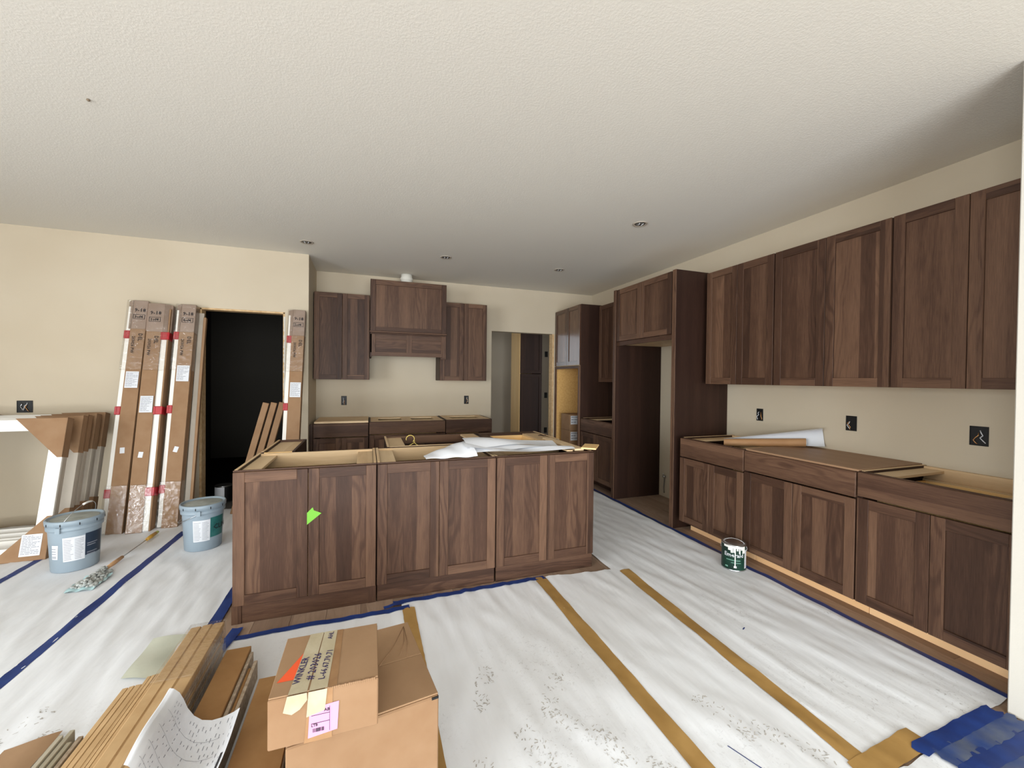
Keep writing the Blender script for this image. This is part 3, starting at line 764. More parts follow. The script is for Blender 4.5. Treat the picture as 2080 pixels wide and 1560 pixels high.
# plan sheets curled on the island
g = Geo()
def fn(u, v):
    x = .36+(.345-.07*v)*u
    y = 2.662+.36*v*(.35+.65*u)
    z = .876+.080*(u**.7)*math.sin(PI*min(1, v*1.02))**.7+.003*math.sin(u*14+v*6)
    return (x, y, z)
g.grid(fn, 30, 22)
obj('plan_sheet', g, WHITEP, label='arched white plan sheet with an open end on the middle island cabinet', cat='paper', group='white plan sheets on the island', loc=(.6, 2.8, .87))
LAY = [('lowest loose white plan sheet trailing right, nearest the front edge', .66, 1.46, 2.80, 2.72, .12, .004),
       ('middle loose white plan sheet curling out of the arched roll', .63, 1.30, 2.79, 2.80, .12, .030),
       ('topmost loose white plan sheet, its tip reaching the right cabinet', .645, 1.40, 2.80, 2.91, .14, .030)]
for k, (l, xa, xb, ya, yb, wd, hz_) in enumerate(LAY):
    g = Geo()
    def fn(u, v):
        x = xa+(xb-xa)*u
        sm = max(0, 1-u/.6); sm = sm*sm*(3-2*sm)
        y = ya+(yb-ya)*u+wd*(v-.5)*(1.1-.55*u+.2*math.sin(u*6+k))
        z = .884+.012*k+hz_*sm+.020*(1-sm)*u*math.sin(u*4.2)*(k > 1)+.010*math.sin(u*7+k*2+v*2)*(1-.5*u)+.018*sm*math.sin(PI*v)+(.040 if k == 2 else .022)*(v-.3)*(1-u*.5)
        return (x, y, z+.006)
    g.grid(fn, 34, 12)
    obj('plan_sheet', g, WHITEP, label=l, cat='paper', group='white plan sheets on the island', loc=(1.0, 2.85, .88))
# paper rolls on the right-hand base cabinets
rl = thing('paper_roll', 'brown cardboard tube with white paper inside on the right-hand base cabinets', 'roll', (2.93, 2.68, .884), 0)
A0, A1 = Vector((2.90, 2.69, .874)), Vector((3.275, 2.255, .924))
dr = (A1-A0).normalized(); sx_ = Vector((0, 0, 1)).cross(dr)
def roll(r0, r1, turns, n=60, nu=10, ext=0, wide=1.0):
    g = Geo()
    def fn(u, v):
        a = -PI/2+v*turns*2*PI; r = r0+(r1-r0)*v
        return A0+dr*((A1-A0).length+ext)*u+sx_*r*math.cos(a)*wide+Vector((0, 0, 1))*r*math.sin(a)-Vector((2.93, 2.68, .884))
    g.grid(fn, nu, n); return g
obj('kraft_wrap', roll(.032, .033, 1.02), plain('brown_kraft_sheet', (172, 132, 92), .6, .3, (158, 118, 80), 6), rl)
obj('inner_paper', roll(.012, .029, 3.2, 90, ext=.004), WHITEP, rl)
g = Geo()
def fn(u, v):
    # big white sheet curling round the brown tube, widening towards the near end
    P = Vector((2.93, 2.715, .885)).lerp(Vector((3.322, 2.15, .972)), u)
    dd = Vector((.392, -.565, .087)).normalized(); sd = Vector((0, 0, 1)).cross(dd).normalized(); un = dd.cross(sd)
    r = .020+.058*u**1.1
    a = math.radians(62+196*v)
    r *= 1-.10*v
    return P-sd*r*math.cos(a)+un*r*math.sin(a)
g.grid(fn, 20, 40)
obj('white_sheet', g, WHITEP, label='large white sheet curling open behind the brown tube on the right counter', cat='paper', loc=(3.0, 2.5, .89))

# ------------------------------------------------------------------ wall boxes
def outlet(x, y, z, w, h, nrm, label, group='open electrical boxes in the walls', seed=0):
    """recess-like black box set in the wall; nrm 'y' faces -Y, 'x' faces -X"""
    rr = random.Random(seed)
    t = thing('electrical_box', label, 'outlet box', (x, y, z), 0 if nrm == 'y' else RR, group)
    g = Geo().box(-w/2, w/2, -.002, .0, -h/2, h/2, b=0)
    obj('box_back', g, BLACK, t)
    e = .005
    g = Geo().box(-w/2-e, -w/2, -.005, 0, -h/2-e, h/2+e, b=.001).box(w/2, w/2+e, -.005, 0, -h/2-e, h/2+e, b=.001).box(-w/2, w/2, -.005, 0, -h/2-e, -h/2, b=.001).box(-w/2, w/2, -.005, 0, h/2, h/2+e, b=.001)
    obj('box_rim', g, BLACK, t)
    for k in range(2+int(w > .08)):
        p = [(rr.uniform(-w*.3, w*.3), -.004, rr.uniform(.1, .4)*h)]
        for q in range(5): p.append((p[-1][0]+rr.uniform(-.014, .014), -.006-rr.uniform(0, .008), p[-1][2]-h*.14))
        p = [(max(-w*.42, min(w*.42, a)), b_, max(-h*.45, c_)) for a, b_, c_ in p]
        obj('wire', Geo().tube(p, .0026, 6), (WHITEP, COPPER, METAL)[k % 3], t)
    return t
outlet(-.289, YB-.0005, 1.098, .056, .108, 'y', 'black open outlet box on the back wall, lower left of the hood', seed=1)
outlet(1.343, YB-.0005, 1.096, .056, .108, 'y', 'black open outlet box on the back wall near the pantry opening', seed=2)
outlet(XW-.0005, 2.75, 1.10, .055, .10, 'x', 'small black open outlet box right of the fridge surround', seed=3)
outlet(XW-.0005, 2.002, 1.10, .062, .10, 'x', 'open outlet box with white plaster smears on the right wall', seed=4)
outlet(XW-.0005, 1.332, 1.096, .070, .104, 'x', 'largest-looking open outlet box on the right wall above the nearest cabinet', seed=5)
outlet(-2.966, YL-.0005, 1.10, .10, .10, 'y', 'double black open box on the left wall above the white frames', seed=6)
g = Geo().tube([(3.385, 4.0, .05), (3.375, 4.0, .12), (3.378, 3.995, .18), (3.372, 3.985, .235), (3.36, 3.98, .26)], .006, 8)
g.sphere((3.366, 3.982, .25), .018, 10, 8); g.tube([(3.366, 3.982, .26), (3.350, 3.985, .29)], .005, 8)
obj('water_valve', g, METAL, label='small metal water valve low on the wall inside the fridge bay', cat='valve', loc=(3.37, 3.99, .05))

# recessed ceiling openings
def can(x, y, label):
    t = thing('ceiling_light', label, 'ceiling light', (x, y, ZC), 0, 'recessed ceiling lights')
    obj('trim_ring', Geo().lathe([(.044, -.0008), (.052, -.006), (.060, -.006), (.064, -.0008)], 32), TRIMG, t)
    g = Geo().lathe([(.0445, -.0012), (.0445, -.003), (.0, -.0031)], 28); obj('dark_opening', g, plain('shadowed_metal', (92, 88, 82), .5, .4), t)
    g = Geo()
    for k in (-1, 1): g.tube([(k*.02, -.02, -.004), (k*.012, .0, -.012), (k*.02, .022, -.005)], .0025, 6)
    obj('wire', g, WHITEP, t)
for (x, y), l in zip([(-.585, 4.56), (.817, 4.555), (2.218, 4.555), (2.211, 2.965)], ['unfinished recessed light above the corner of the left wall', 'unfinished recessed light in front of the range hood', 'unfinished recessed light before the oven tower', 'unfinished recessed light closest to the camera, above the island end']): can(x, y, l)
obj('ceiling_hook', Geo().lathe([(.006, 0), (.008, -.006), (.003, -.010)], 12, (-1.304, 2.605, ZC-.0005)), plain('dull_brass', (120, 104, 84), .5, .4), label='tiny screw head in the ceiling at the upper left', cat='screw', loc=(-1.304, 2.605, ZC))

# ------------------------------------------------------------------ pantry beyond the back opening
pc = thing('pantry_cabinet', 'tall dark pantry cabinet seen through the back opening, natural wood side', 'cabinet', (2.626, 7.0, 0), 0)
obj('side_panel', B(0, T, 0, .46, 0, 2.45, g=2), MAPLE, pc, label='natural maple side panel'); obj('side_panel', B(.425, .444, 0, .46, 0, 2.45, g=2), WOODSIDE, pc)
obj('back_panel', B(T, .425, .44, .46, 0, 2.45, g=2), MAPLE, pc); obj('top_panel', B(T, .425, 0, .44, 2.43, 2.45, g=0), MAPLEDULL, pc)
door(pc, .012, .441, .10, 1.50, WOOD=WOODSIDE); door(pc, .012, .441, 1.51, 2.44, WOOD=WOODSIDE); obj('toe_kick', B(.02, .425, .05, .07, 0, .1, g=0), WOOD, pc)
for zz, l in ((1.95, 'upper black switch box by the pantry cabinet'), (1.06, 'middle black switch box by the pantry cabinet'), (.30, 'low black box by the pantry cabinet')):
    obj('switch_box', B(3.62, 3.69, 8.09, 8.10, zz-.06, zz+.06, b=.002), BLACK, label=l, cat='switch', group='black boxes on the pantry wall', loc=(3.655, 8.1, zz))

# ------------------------------------------------------------------ leaning cartons of casing
def frame_matrix(b, t):
    b = Vector(b); t = Vector(t); z = (t-b).normalized(); y = Vector((0, 1, 0)); y = (y-z*y.dot(z)).normalized(); x = y.cross(z)
    Mx = Matrix.Identity(4)
    for i in range(3): Mx[i][0] = x[i]; Mx[i][1] = y[i]; Mx[i][2] = z[i]; Mx[i][3] = b[i]
    return Mx, (t-b).length
gc = 'tall shrink-wrapped cartons of door casing on the left wall'
def tall_carton(b, t, w, side, label, labz, n4, seed, glare=False, strapz=(.35, 1.09, 1.815), small=.70):
    Mx, L = frame_matrix(b, t); r = thing('casing_carton', label, 'carton', b, 0, gc)
    Mi = Matrix.Translation(-Vector(b)) @ Mx
    D = .085
    obj('front_cover', B(0, w, 0, .012, .0, L-.28, M=Mi, b=.002), CARD, r)
    obj('back_cover', Geo().box(0 if side < 0 else -.0, w, D-.012, D, 0, L-.02, M=Mi, b=.002).box((w-.01) if side < 0 else 0, w if side < 0 else .01, .012, D-.012, 0, L-.02, M=Mi, b=.002), CARD, r)
    # white primed casing sticking out on one side
    if side < 0: x0, x1 = -.036, w-.012
    else: x0, x1 = .012, w+.046
    for k in range(3):
        y = .014+k*.019
        obj('casing_strip', B(x0+(.006*k if side < 0 else 0), x1-(0 if side < 0 else .006*k), y, y+.016, .01, L-.06, M=Mi, b=.002), TRIMW if k == 0 else TRIMG, r)
    if side > 0: obj('edge_protector', B(w+.047, w+.060, .0, D+.01, 0, L-.05, M=Mi, b=.002), CARD, r)
    # film wrapped cap at the top
    a, c_ = (x0-.004, w+.003) if side < 0 else (-.003, x1+.02)
    cap = obj('top_cap', B(a+(.045 if side < 0 else 0), c_-(.05 if side > 0 else 0), -.006, D+.004, L-.285, L, M=Mi, b=.004), CARDGREY, r)
    q = Geo()
    if side < 0: q.prism([(a+.045, -.006), (a+.045, D+.004), (a, D+.004), (a, .03)], L-.285, L-.004, M=Mi)
    else: q.prism([(c_-.05, D+.004), (c_-.05, -.006), (c_, .03), (c_, D+.004)], L-.285, L-.004, M=Mi)
    obj('cap_side', q, CARDGREY, cap)
    # straps
    for sz in strapz:
        xa, xb = ((-.042, .003) if side < 0 else (w-.004, w+.066))
        s_ = obj('red_strap', B(xa, xb, -.004, D+.006, sz-.038, sz+.038, M=Mi, b=.004), RED, r)
        obj('strap_fold', B(xa+.012, xa+.018, -.007, -.004, sz-.036, sz+.036, M=Mi, b=.001), RED, s_)
    # clear wrap at the foot and in the middle
    for (z0, z1) in ((0.0, .42), (1.47, L+.002)):
        obj('clear_wrap', B(x0-.009, max(x1, w)+.006, -.0085, D+.012, z0+.001, z1, M=Mi, b=.006), WRAP, r)
    ux = Mi.to_3x3() @ Vector((1, 0, 0)); uz = Mi.to_3x3() @ Vector((0, 0, 1))
    P = lambda x, z, y=-.0095: Mi @ Vector((x, y, z))
    sticker(r, P(w*.12, labz), ux, uz, w*.82, .155, rows=13, seed=seed)
    sl = Matrix.Rotation(math.radians(-12+seed*9), 3, Mi.to_3x3() @ Vector((0, 1, 0)))
    sticker(r, P(w*.30, small, -.0005), sl @ ux, sl @ uz, .034, .052, rows=0, seed=seed)
    tx = join(text_geo('9-18', .048, plane_map(P(w*.18, L-.115), ux, uz, .0012), .0006), text_geo(n4, .036, plane_map(P(w*.22, L-.178), ux, uz, .0012), .0006))
    fr = Geo()
    for (a1, b1, c1, d1) in ((w*.14, w*.9, L-.188, L-.185), (w*.14, w*.9, L-.145, L-.142), (w*.14, w*.14+.003, L-.188, L-.142), (w*.9-.003, w*.9, L-.188, L-.142)):
        fr.box(a1, b1, -.0105, -.0095, c1, d1, M=Mi, b=0)
    # lettering running down the box
    down = -uz; right = ux
    tx2 = join(text_geo('DEL', .044, plane_map(P(w*.62, L-.33), down, right, .0012), .0004), text_geo('203026 PW', .034, plane_map(P(w*.22, L-.36), down, right, .0012), .0004))
    obj('handwriting', join(tx, tx2, fr), INK, r)
    return r
tall_carton((-2.141, 4.49, .006), (-2.125, 4.915, 2.12), .118, -1, 'leftmost leaning carton of white casing, marked 3 of 4', 1.30, '3of4', 1)
tall_carton((-1.995, 4.47, .006), (-2.000, 4.905, 2.10), .118, 1, 'second leaning carton from the left, white casing showing on its right side', 1.07, '1of4', 2, small=.66)
tall_carton((-1.765, 4.54, .006), (-1.745, 4.915, 2.11), .122, -1, 'leaning carton directly left of the dark doorway, glossy film at its foot', 1.36, '4of4', 3, small=.69)
tall_carton((-.795, 4.55, .006), (-.762, 4.915, 2.12), .122, -1, 'lone leaning carton right of the dark doorway behind the island', 1.20, '2of4', 4, strapz=(1.10, 1.82))
# bare casing bundle behind the third carton
Mx, L = frame_matrix((-1.60, 4.64, .006), (-1.590, 4.995, 2.04))
t = thing('casing_bundle', 'grey and brown casing boards leaning between the third carton and the doorway', 'boards', (-1.60, 4.64, .006))
Mi = Matrix.Translation((1.60, -4.64, -.006)) @ Mx
obj('casing_strip', B(-.035, .01, 0, .016, 0, L, M=Mi), TRIMG, t); obj('edge_protector', B(.011, .034, -.02, .018, 0, L-.05, M=Mi), CARD, t)

# long boards leaning in the doorway
for k, (xb, xt, yy, l) in enumerate([(-1.30, -1.035, 4.90, 'leftmost of three brown boards leaning in the dark doorway'), (-1.225, -.965, 4.925, 'middle of three brown boards leaning in the dark doorway'), (-1.15, -.892, 4.95, 'rightmost of three brown boards leaning in the dark doorway')]):
    Mx, L = frame_matrix((xb, yy-.12, .0), (xt, yy, 1.13))
    obj('leaning_board', B(0, .058, 0, .05, .016, L, M=Mx, b=.003), CARD, label=l, cat='board', group='brown boards leaning in the dark doorway', loc=(xb, yy, 0))

# ------------------------------------------------------------------ white jamb frames with cardboard corners
FW, FH, FD = 1.05, 1.075, .052
gf = 'white jamb frames leaning in a row'
tops = [4.30, 4.502, 4.572, 4.70, 4.835]; bots = [t_-.262 for t_ in tops]; deps = [.062, .052, .056, .06, .06]
fl = ['front white jamb frame of the row, shipping label on its lower corner', 'second white jamb frame behind the front one', 'third white jamb frame of the leaning row', 'fourth white jamb frame of the leaning row', 'rearmost white jamb frame leaning nearest the wall']
for k in range(5):
    yb, yt = bots[k], tops[k]
    zt_ = math.sqrt(FH*FH-(yt-yb)**2); xr = -2.272-.004*k
    Mx, L = frame_matrix((xr, yb, .008), (xr-.006, yt, .008+zt_))
    t = thing('jamb_frame', fl[k], 'frame', (xr, yb, .008), 0, gf)
    Mi = Matrix.Translation((-xr, -yb, -.008)) @ Mx
    D = deps[k]
    for a in (-.062-.03, -FW):
        a = a if a == -FW else -.092
        obj('side_board', B(a, a+.09, 0, .016, 0.01, FH-.01, M=Mi, b=.002), TRIMW if k == 0 else TRIMG, t)  # rear frames use grey trim: shade from the frame ahead put into colour
    obj('side_jamb', B(-.018, -.002, .016, D, .01, FH-.01, M=Mi, b=.002), TRIMG, t); obj('side_jamb', B(-FW, -FW+.016, .016, D, .01, FH-.01, M=Mi, b=.002), TRIMG, t)
    obj('top_board', B(-FW+.09, -.092, 0, .016, FH-.10, FH-.01, g=0, M=Mi, b=.002), TRIMW, t)
    obj('bottom_board', B(-FW+.09, -.092, 0, .016, 0.01, .10, g=0, M=Mi, b=.002), TRIMW, t)
    obj('top_jamb', B(-FW+.016, -.018, .016, D, FH-.026, FH-.01, g=0, M=Mi, b=.002), TRIMG, t); obj('bottom_jamb', B(-FW+.016, -.018, .016, D, .01, .026, g=0, M=Mi, b=.002), TRIMG, t)
    for (cx, cz, sx, sz) in ((0, FH, -1, -1), (0, 0, -1, 1), (-FW, FH, 1, -1), (-FW, 0, 1, 1)):
        q = .315
        tri = [(cx, cz), (cx+sx*q, cz), (cx+sx*.03, cz+sz*q), (cx, cz+sz*q)]
        if sx*sz > 0: pass
        else: tri = tri[::-1]
        g = Geo().prism(tri, -.006, -.001, M=Mi, ax=1); g.prism(tri, D+.001, D+.006, M=Mi, ax=1)
        g.box(min(cx, cx+sx*.004), max(cx, cx+sx*.004), -.006, D+.006, min(cz, cz+sz*q), max(cz, cz+sz*q), M=Mi, b=.001)
        g.box(min(cx, cx+sx*q), max(cx, cx+sx*q), -.006, D+.006, min(cz, cz+sz*.004), max(cz, cz+sz*.004), M=Mi, b=.001)
        p = obj('corner_protector', g, CARD, t)
        if k == 0 and cx == 0 and cz == 0:
            sticker(p, Mi @ Vector((-.155, -.0065, .035)), Mi.to_3x3() @ Vector((1, 0, 0)), Mi.to_3x3() @ Vector((0, 0, 1)), .118, .155, rows=12, seed=9)

# ------------------------------------------------------------------ buckets
def arc(r0, r1, z0, z1, a0, a1, n=16, skew=0):
    g = Geo(); g.grid(lambda u, v: ((r0+(r1-r0)*v)*math.cos(a0+(a1-a0)*u+skew*v), (r0+(r1-r0)*v)*math.sin(a0+(a1-a0)*u+skew*v), z0+(z1-z0)*v), n, 1); return g
def cylmap(rf, a0, z0, lift=.0012):
    return lambda x, y: ((rf(z0+y)+lift)*math.cos(a0+x/.13), (rf(z0+y)+lift)*math.sin(a0+x/.13), z0+y)
def bucket(loc, label, handle_up, lab, a_lab, seed):
    t = thing('bucket', label, 'bucket', loc, 0, 'grey plastic buckets with lids')
    H = .36; R0, R1 = .124, .142
    rf = lambda z: R0+(R1-R0)*z/H
    obj('bucket_body', Geo().lathe([(R0-.006, 0), (R0, .004), (R1-.004, H-.070), (R1-.003, H-.067), (R1+.006, H-.065), (R1+.007, H-.043), (R1-.001, H-.040), (R1, H-.036), (R1+.007, H-.034), (R1+.007, H-.024), (R1, H-.022), (R1, H-.02)], 48), BUCKET, t)
    lid = obj('lid', Geo().lathe([(R1+.001, H-.030), (R1+.011, H-.028), (R1+.013, H), (R1+.009, H+.008), (R1+.001, H+.008), (R1-.003, H-.002), (R1-.010, H-.004), (0.001, H-.002)], 48), BUCKET, t)
    obj('lid_dust', Geo().lathe([(R1-.016, H-.0025), (R1-.018, H-.0018), (.002, H-.0008)], 40), LIDDIRT, lid)
    nt = Geo()
    for k in range(10):
        a = k*PI/5+.3; nt.box(-.0025, .0025, -.001, .001, -.010, .008, M=Matrix.Translation(((R1+.0135)*math.cos(a), (R1+.0135)*math.sin(a), H-.016)) @ Matrix.Rotation(a+PI/2, 4, 'Z'), b=0)
    obj('lid_notches', nt, BLACK, lid)
    ah = math.radians(-96 if handle_up else -84)
    pts = []
    e0 = Vector((math.cos(ah), math.sin(ah), 0))*(R1+.012); e1 = -e0
    ctr = Vector((0, 0, H-.052))
    side = Vector((-math.sin(ah), math.cos(ah), 0))
    for k in range(25):
        a = PI*k/24
        if handle_up: p = ctr+e0*math.cos(a)+Vector((0, 0, 1))*math.sin(a)*.155+side*math.sin(a)*.075
        else: p = ctr+e0*math.cos(a)*(1.0)+side*(-1)*math.sin(a)*(R1+.02)-Vector((0, 0, 1))*math.sin(a)*.085
        pts.append(p)
    h = obj('bail_handle', Geo().tube(pts, .0022, 8), METAL, t)
    if handle_up: obj('grip', Geo().tube(pts[10:15], .007, 10), TRIMW, h)
    for s_ in (1, -1): obj('handle_ear', Geo().box(-.014, .014, -.006, .004, -.02, .02, M=Matrix.Translation(e0*s_+ctr) @ Matrix.Rotation(ah+PI/2, 4, 'Z')), BUCKET, t)
    # labels wrapped on the body
    l = obj('label', arc(rf(.08)+.0009, rf(.25)+.0009, .08, .25, a_lab-.42, a_lab+.42), LABEL, t)
    g = Geo()
    rr = random.Random(seed)
    for i in range(13):
        z = .092+i*.0115
        for (c0, c1) in ((-.38, -.02), (.03, .38)):
            a = a_lab+c0; e = a_lab+c1-rr.uniform(0, .12)
            g2 = arc(rf(z)+.0016, rf(z+.003)+.0016, z, z+.003, a, e, 6); g = join(g, g2)
    obj('print', g, INKG, l)
    l2 = obj('brand_panel', arc(rf(.10)+.0009, rf(.26)+.0009, .10, .26, a_lab+.43, a_lab+1.3), TEAL if lab == 'teal' else NAVY, t)
    if lab == 'teal':
        obj('lettering', text_geo('CLING', .055, lambda x, y: ((rf(.18)+.003)*math.cos(a_lab+.58+x/.135), (rf(.18)+.003)*math.sin(a_lab+.58+x/.135), .16+y), .001), INK, l2)
    else:
        obj('print', join(*[arc(rf(z)+.002, rf(z)+.002, z, z+.006, a_lab+.5, a_lab+.9+.1*(i % 2), 5) for i, z in enumerate((.10, .115, .165, .18))]), INKG, l2)['kind'] = 'stuff'
        l3 = obj('small_label', arc(rf(.10)+.0009, rf(.20)+.0009, .10, .20, a_lab-.98, a_lab-.66, skew=.05), LABEL, t)
        obj('print', join(*[arc(rf(z)+.002, rf(z+.004)+.002, z, z+.004, a_lab-.94, a_lab-.72, 5) for z in (.110, .118, .138, .155, .172)]), INKG, l3)
    return t
bucket((-2.000, 3.845, .004), 'grey lidded bucket with raised wire handle, the left one of two', True, 'navy', -PI/2+.42, 5)
bucket((-1.262, 3.975, .004), 'grey lidded bucket beside the island with a teal label and lowered handle', False, 'teal', -PI/2+.22, 6)

# gallon paint can on the right
pcn = thing('paint_can', 'small green paint can with white drips by the right cabinets', 'paint can', (2.610, 2.315, .003), 0)
R = .082
obj('can_body', Geo().lathe([(R, 0), (R+.002, .003), (R, .006), (R, .182), (R+.003, .186), (R+.002, .191), (R-.003, .190)], 48), METAL, pcn)
ld = obj('lid', Geo().lathe([(R-.002, .188), (R-.008, .191), (R-.012, .186), (R-.016, .185), (.002, .186)], 48), TIN, pcn)
a0 = math.atan2(-2.3, -2.6)
lbl = obj('label', arc(R+.0008, R+.0008, .008, .181, a0-1.6, a0+1.25, 40), EMGREEN, pcn)
obj('side_label', arc(R+.0008, R+.0008, .02, .155, a0+1.0, a0+1.35, 8), LABEL, pcn)
cm = lambda a1, z1, rad=R: (lambda x, y: ((rad+.0018)*math.cos(a1+x/rad), (rad+.0018)*math.sin(a1+x/rad), z1+y))
obj('lettering', text_geo('Emerald', .040, cm(a0-.78, .106, R+.0014), .0006), WHITEP, lbl)
obj('stripe', join(arc(R+.0016, R+.0016, .078, .083, a0-.6, a0+.55, 16), arc(R+.0016, R+.0016, .060, .064, a0-.2, a0+.6, 16), arc(R+.0016, R+.0016, .024, .034, a0-.7, a0-.45, 4)), plain('pale_green_print', (112, 158, 140), .5, .3), lbl)
# drips of white paint running down
g = Geo()
rr = random.Random(4)
def drip(a, wd, ln): return arc(R+.0026, R+.0026, .183-ln, .184, a-wd/2, a+wd/2, 6)
for a, wd, ln in ((-.35, .22, .032), (-.15, .18, .048), (.05, .16, .045), (.12, .08, .150), (.30, .14, .030), (.48, .12, .05), (.68, .2, .025), (.86, .28, .048), (.0, 1.7, .014)):
    g = join(g, drip(a0+a, wd, ln))
g = join(g, arc(R+.0026, R+.0026, .026, .040, a0+.02, a0+.24, 6))
obj('paint_drips', g, plain('white_paint', (222, 222, 216), .3, .5), pcn)
e0 = Vector((math.cos(a0+PI/2), math.sin(a0+PI/2), 0))*(R+.006); pts = []
for k in range(25):
    a = PI*k/24; pts.append(Vector((0, 0, .145))+e0*math.cos(a)+Vector((0, 0, 1))*math.sin(a)*.072+e0.cross(Vector((0, 0, 1))).normalized()*(-.0)*math.sin(a))
obj('bail_handle', Geo().tube(pts, .0018, 8), METAL, pcn)
for s_ in (1, -1): obj('handle_ear', Geo().lathe([(.009, 0), (.009, .002), (.0, .005)], 12), METAL, pcn).matrix_local = Matrix.Translation(e0*s_*.93+Vector((0, 0, .145))) @ (e0*s_).to_track_quat('Z', 'Y').to_matrix().to_4x4()

# paint can just inside the dark room
pc2 = thing('paint_can', 'white paint can standing inside the dark doorway behind the bucket', 'paint can', (-1.60, 4.905, .0), 0)
pc2.location = (-1.50, 5.32, .002)
obj('can_body', Geo().lathe([(R, 0), (R, .182), (R+.003, .186), (R+.002, .191), (R-.003, .190)], 40), METAL, pc2)
obj('lid', Geo().lathe([(R-.002, .186), (R-.010, .184), (.002, .184)], 40), TIN, pc2)
l = obj('label', arc(R+.0008, R+.0008, .012, .178, -PI/2-1.2, -PI/2+.35, 24), LABEL, pc2)
obj('dark_label', arc(R+.0008, R+.0008, .012, .178, -PI/2+.35, -PI/2+1.8, 24), BLACK, pc2)

# brush/duster on the floor between the buckets
du = thing('paint_whisk', 'long-handled brush with grey woolly head lying between the buckets', 'brush', (-1.735, 3.56, .006), 0)
P0, P1 = Vector((-1.735, 3.56, .03)), Vector((-1.725, 4.36, .03))
S = Vector((-1.735, 3.56, .006))
def seg(a, b_): return [P0.lerp(P1, a)-S, P0.lerp(P1, (a+b_)/2)-S, P0.lerp(P1, b_)-S]
hl = obj('wooden_handle', Geo().tube(seg(.09, .36), [.010, .015, .012], 12), HANDLE, du)
obj('metal_rod', Geo().tube(seg(.34, .82), .0035, 8), METAL, du)
obj('yellow_grip', Geo().tube(seg(.80, .98), [.012, .016, .013], 12), YELLOW, du); obj('grip_end', Geo().tube(seg(.97, 1.02), .012, 12), plain('lime_plastic', (196, 206, 120), .5, .3), du)
g = Geo(); rr = random.Random(3)
for k in range(260):
    u = rr.random(); q_ = max(-1.7, min(1.7, rr.gauss(0, 1))); c = Vector((q_*(.022+.016*(1-u)), -.17+.25*u, .010+rr.uniform(0, .040)*(1-abs(q_)/2)))
    g.sphere(c, rr.uniform(.007, .013), 8, 6, (rr.uniform(.6, 1.4), rr.uniform(.8, 2.0), .7))
wl_ = obj('wool_head', g, WOOL, du); wl_['kind'] = 'stuff'
g = Geo(); g.grid(lambda u, v: (-.075+.15*u, -.20+.22*v, .003+.010*abs(math.sin(u*7+v*4))+.006*math.sin(v*11)**2), 14, 14)
obj('plastic_bag', g, AQUA, du)

# ------------------------------------------------------------------ foreground cardboard boxes
lb = thing('cardboard_box', 'large plain cardboard box standing on the floor under the smaller one', 'box', (-.02, 1.464, .004), math.radians(7.7))
hw, hd_, hz = .213, .214, .396
obj('box_body', Geo().box(-hw, hw, -hd_, hd_, 0, hz-.006, b=.004), CARD, lb)
obj('top_flap', B(-hw+.001, hw-.001, -.001, hd_, hz-.006, hz-.001, b=.002), CARDDK, lb)
obj('top_flap', B(-hw+.001, hw-.001, -hd_+.006, -.003, hz-.006, hz-.001, b=.002), CARDDK, lb)
g = Geo()
for (p, q) in (((.05, -.02), (.19, .19)), ((.14, .02), (.19, .19)), ((.19, .19), (.16, .0))):
    g.tube([(p[0], p[1], hz-.001), ((p[0]+q[0])/2+.006, (p[1]+q[1])/2-.01, hz), (q[0], q[1], hz-.001)], .0012, 5)
obj('crease', g, CARD, lb)
obj('gap_slot', Geo().box(.19, .212, -hd_-.0006, -hd_+.002, hz-.014, hz-.0065, b=0), BLACK, lb)

ub = thing('cardboard_box', 'smaller cardboard box on top, with orange sticker and pink label', 'box', (-.104, 1.356, .4005), math.radians(-.6))
hw, hd_, hz = .140, .135, .140
obj('box_body', Geo().box(-hw, hw, -hd_, hd_, 0, hz-.004, b=.003), CARD, ub)
obj('top_flap', Geo().box(-hw+.001, hw-.001, -hd_+.004, hd_, hz-.004, hz, b=.0015), CARDDK, ub)
ge = Geo(); rr = random.Random(8)
for k in range(24):
    x0 = .0+k*.0055; ge.box(x0, x0+.005, -hd_-.001, -hd_+.006, hz-.006-rr.uniform(0, .003), hz+rr.uniform(0, .0015), b=0)
obj('torn_edge', ge, CARD, ub)
mt = plane_map((0, 0, hz), (1, 0, 0), (0, 1, 0), .0008)
mt2 = plane_map((0, 0, hz), (1, 0, 0), (0, 1, 0), .0016); mt3 = plane_map((0, 0, hz), (1, 0, 0), (0, 1, 0), .0024)
mf = plane_map((0, -hd_, 0), (1, 0, 0), (0, 0, 1), .0012); mf2 = plane_map((0, -hd_, 0), (1, 0, 0), (0, 0, 1), .002); mf3 = plane_map((0, -hd_, 0), (1, 0, 0), (0, 0, 1), .0028)
obj('orange_sticker', poly_plane([(-.130, -.075), (-.075, -.075), (-.048, .058), (-.070, .058)], mt), ORANGE, ub)
obj('brown_tape', join(poly_plane([(-.005, -.135), (.030, -.135), (.030, .134), (-.005, .134)], mt), poly_plane([(-.052, 0.0), (.018, .0), (.020, hz-.002), (-.040, hz-.002)], mf)), plain('clear_brown_tape', (158, 122, 86), .22, .5, (146, 110, 76), 20, .2, 40), ub)
m1 = obj('masking_tape', join(poly_plane([(-.092, -.135), (-.045, -.135), (-.030, .134), (-.070, .134)], mt2), poly_plane([(-.103, .098), (-.082, .088), (-.062, .098), (-.044, .120), (-.045, hz), (-.093, hz)], mf3)), MASK, ub)
m2 = obj('masking_tape', join(poly_plane([(-.040, -.135), (.006, -.135), (.012, .134), (-.028, .134)], mt2), poly_plane([(-.046, .072), (.0, .082), (.006, hz), (-.041, hz)], mf3)), MASK, ub)
up_ = lambda x, y: plane_map((x, y, hz), (.10, 1, 0), (-1, .10, 0), .0026)
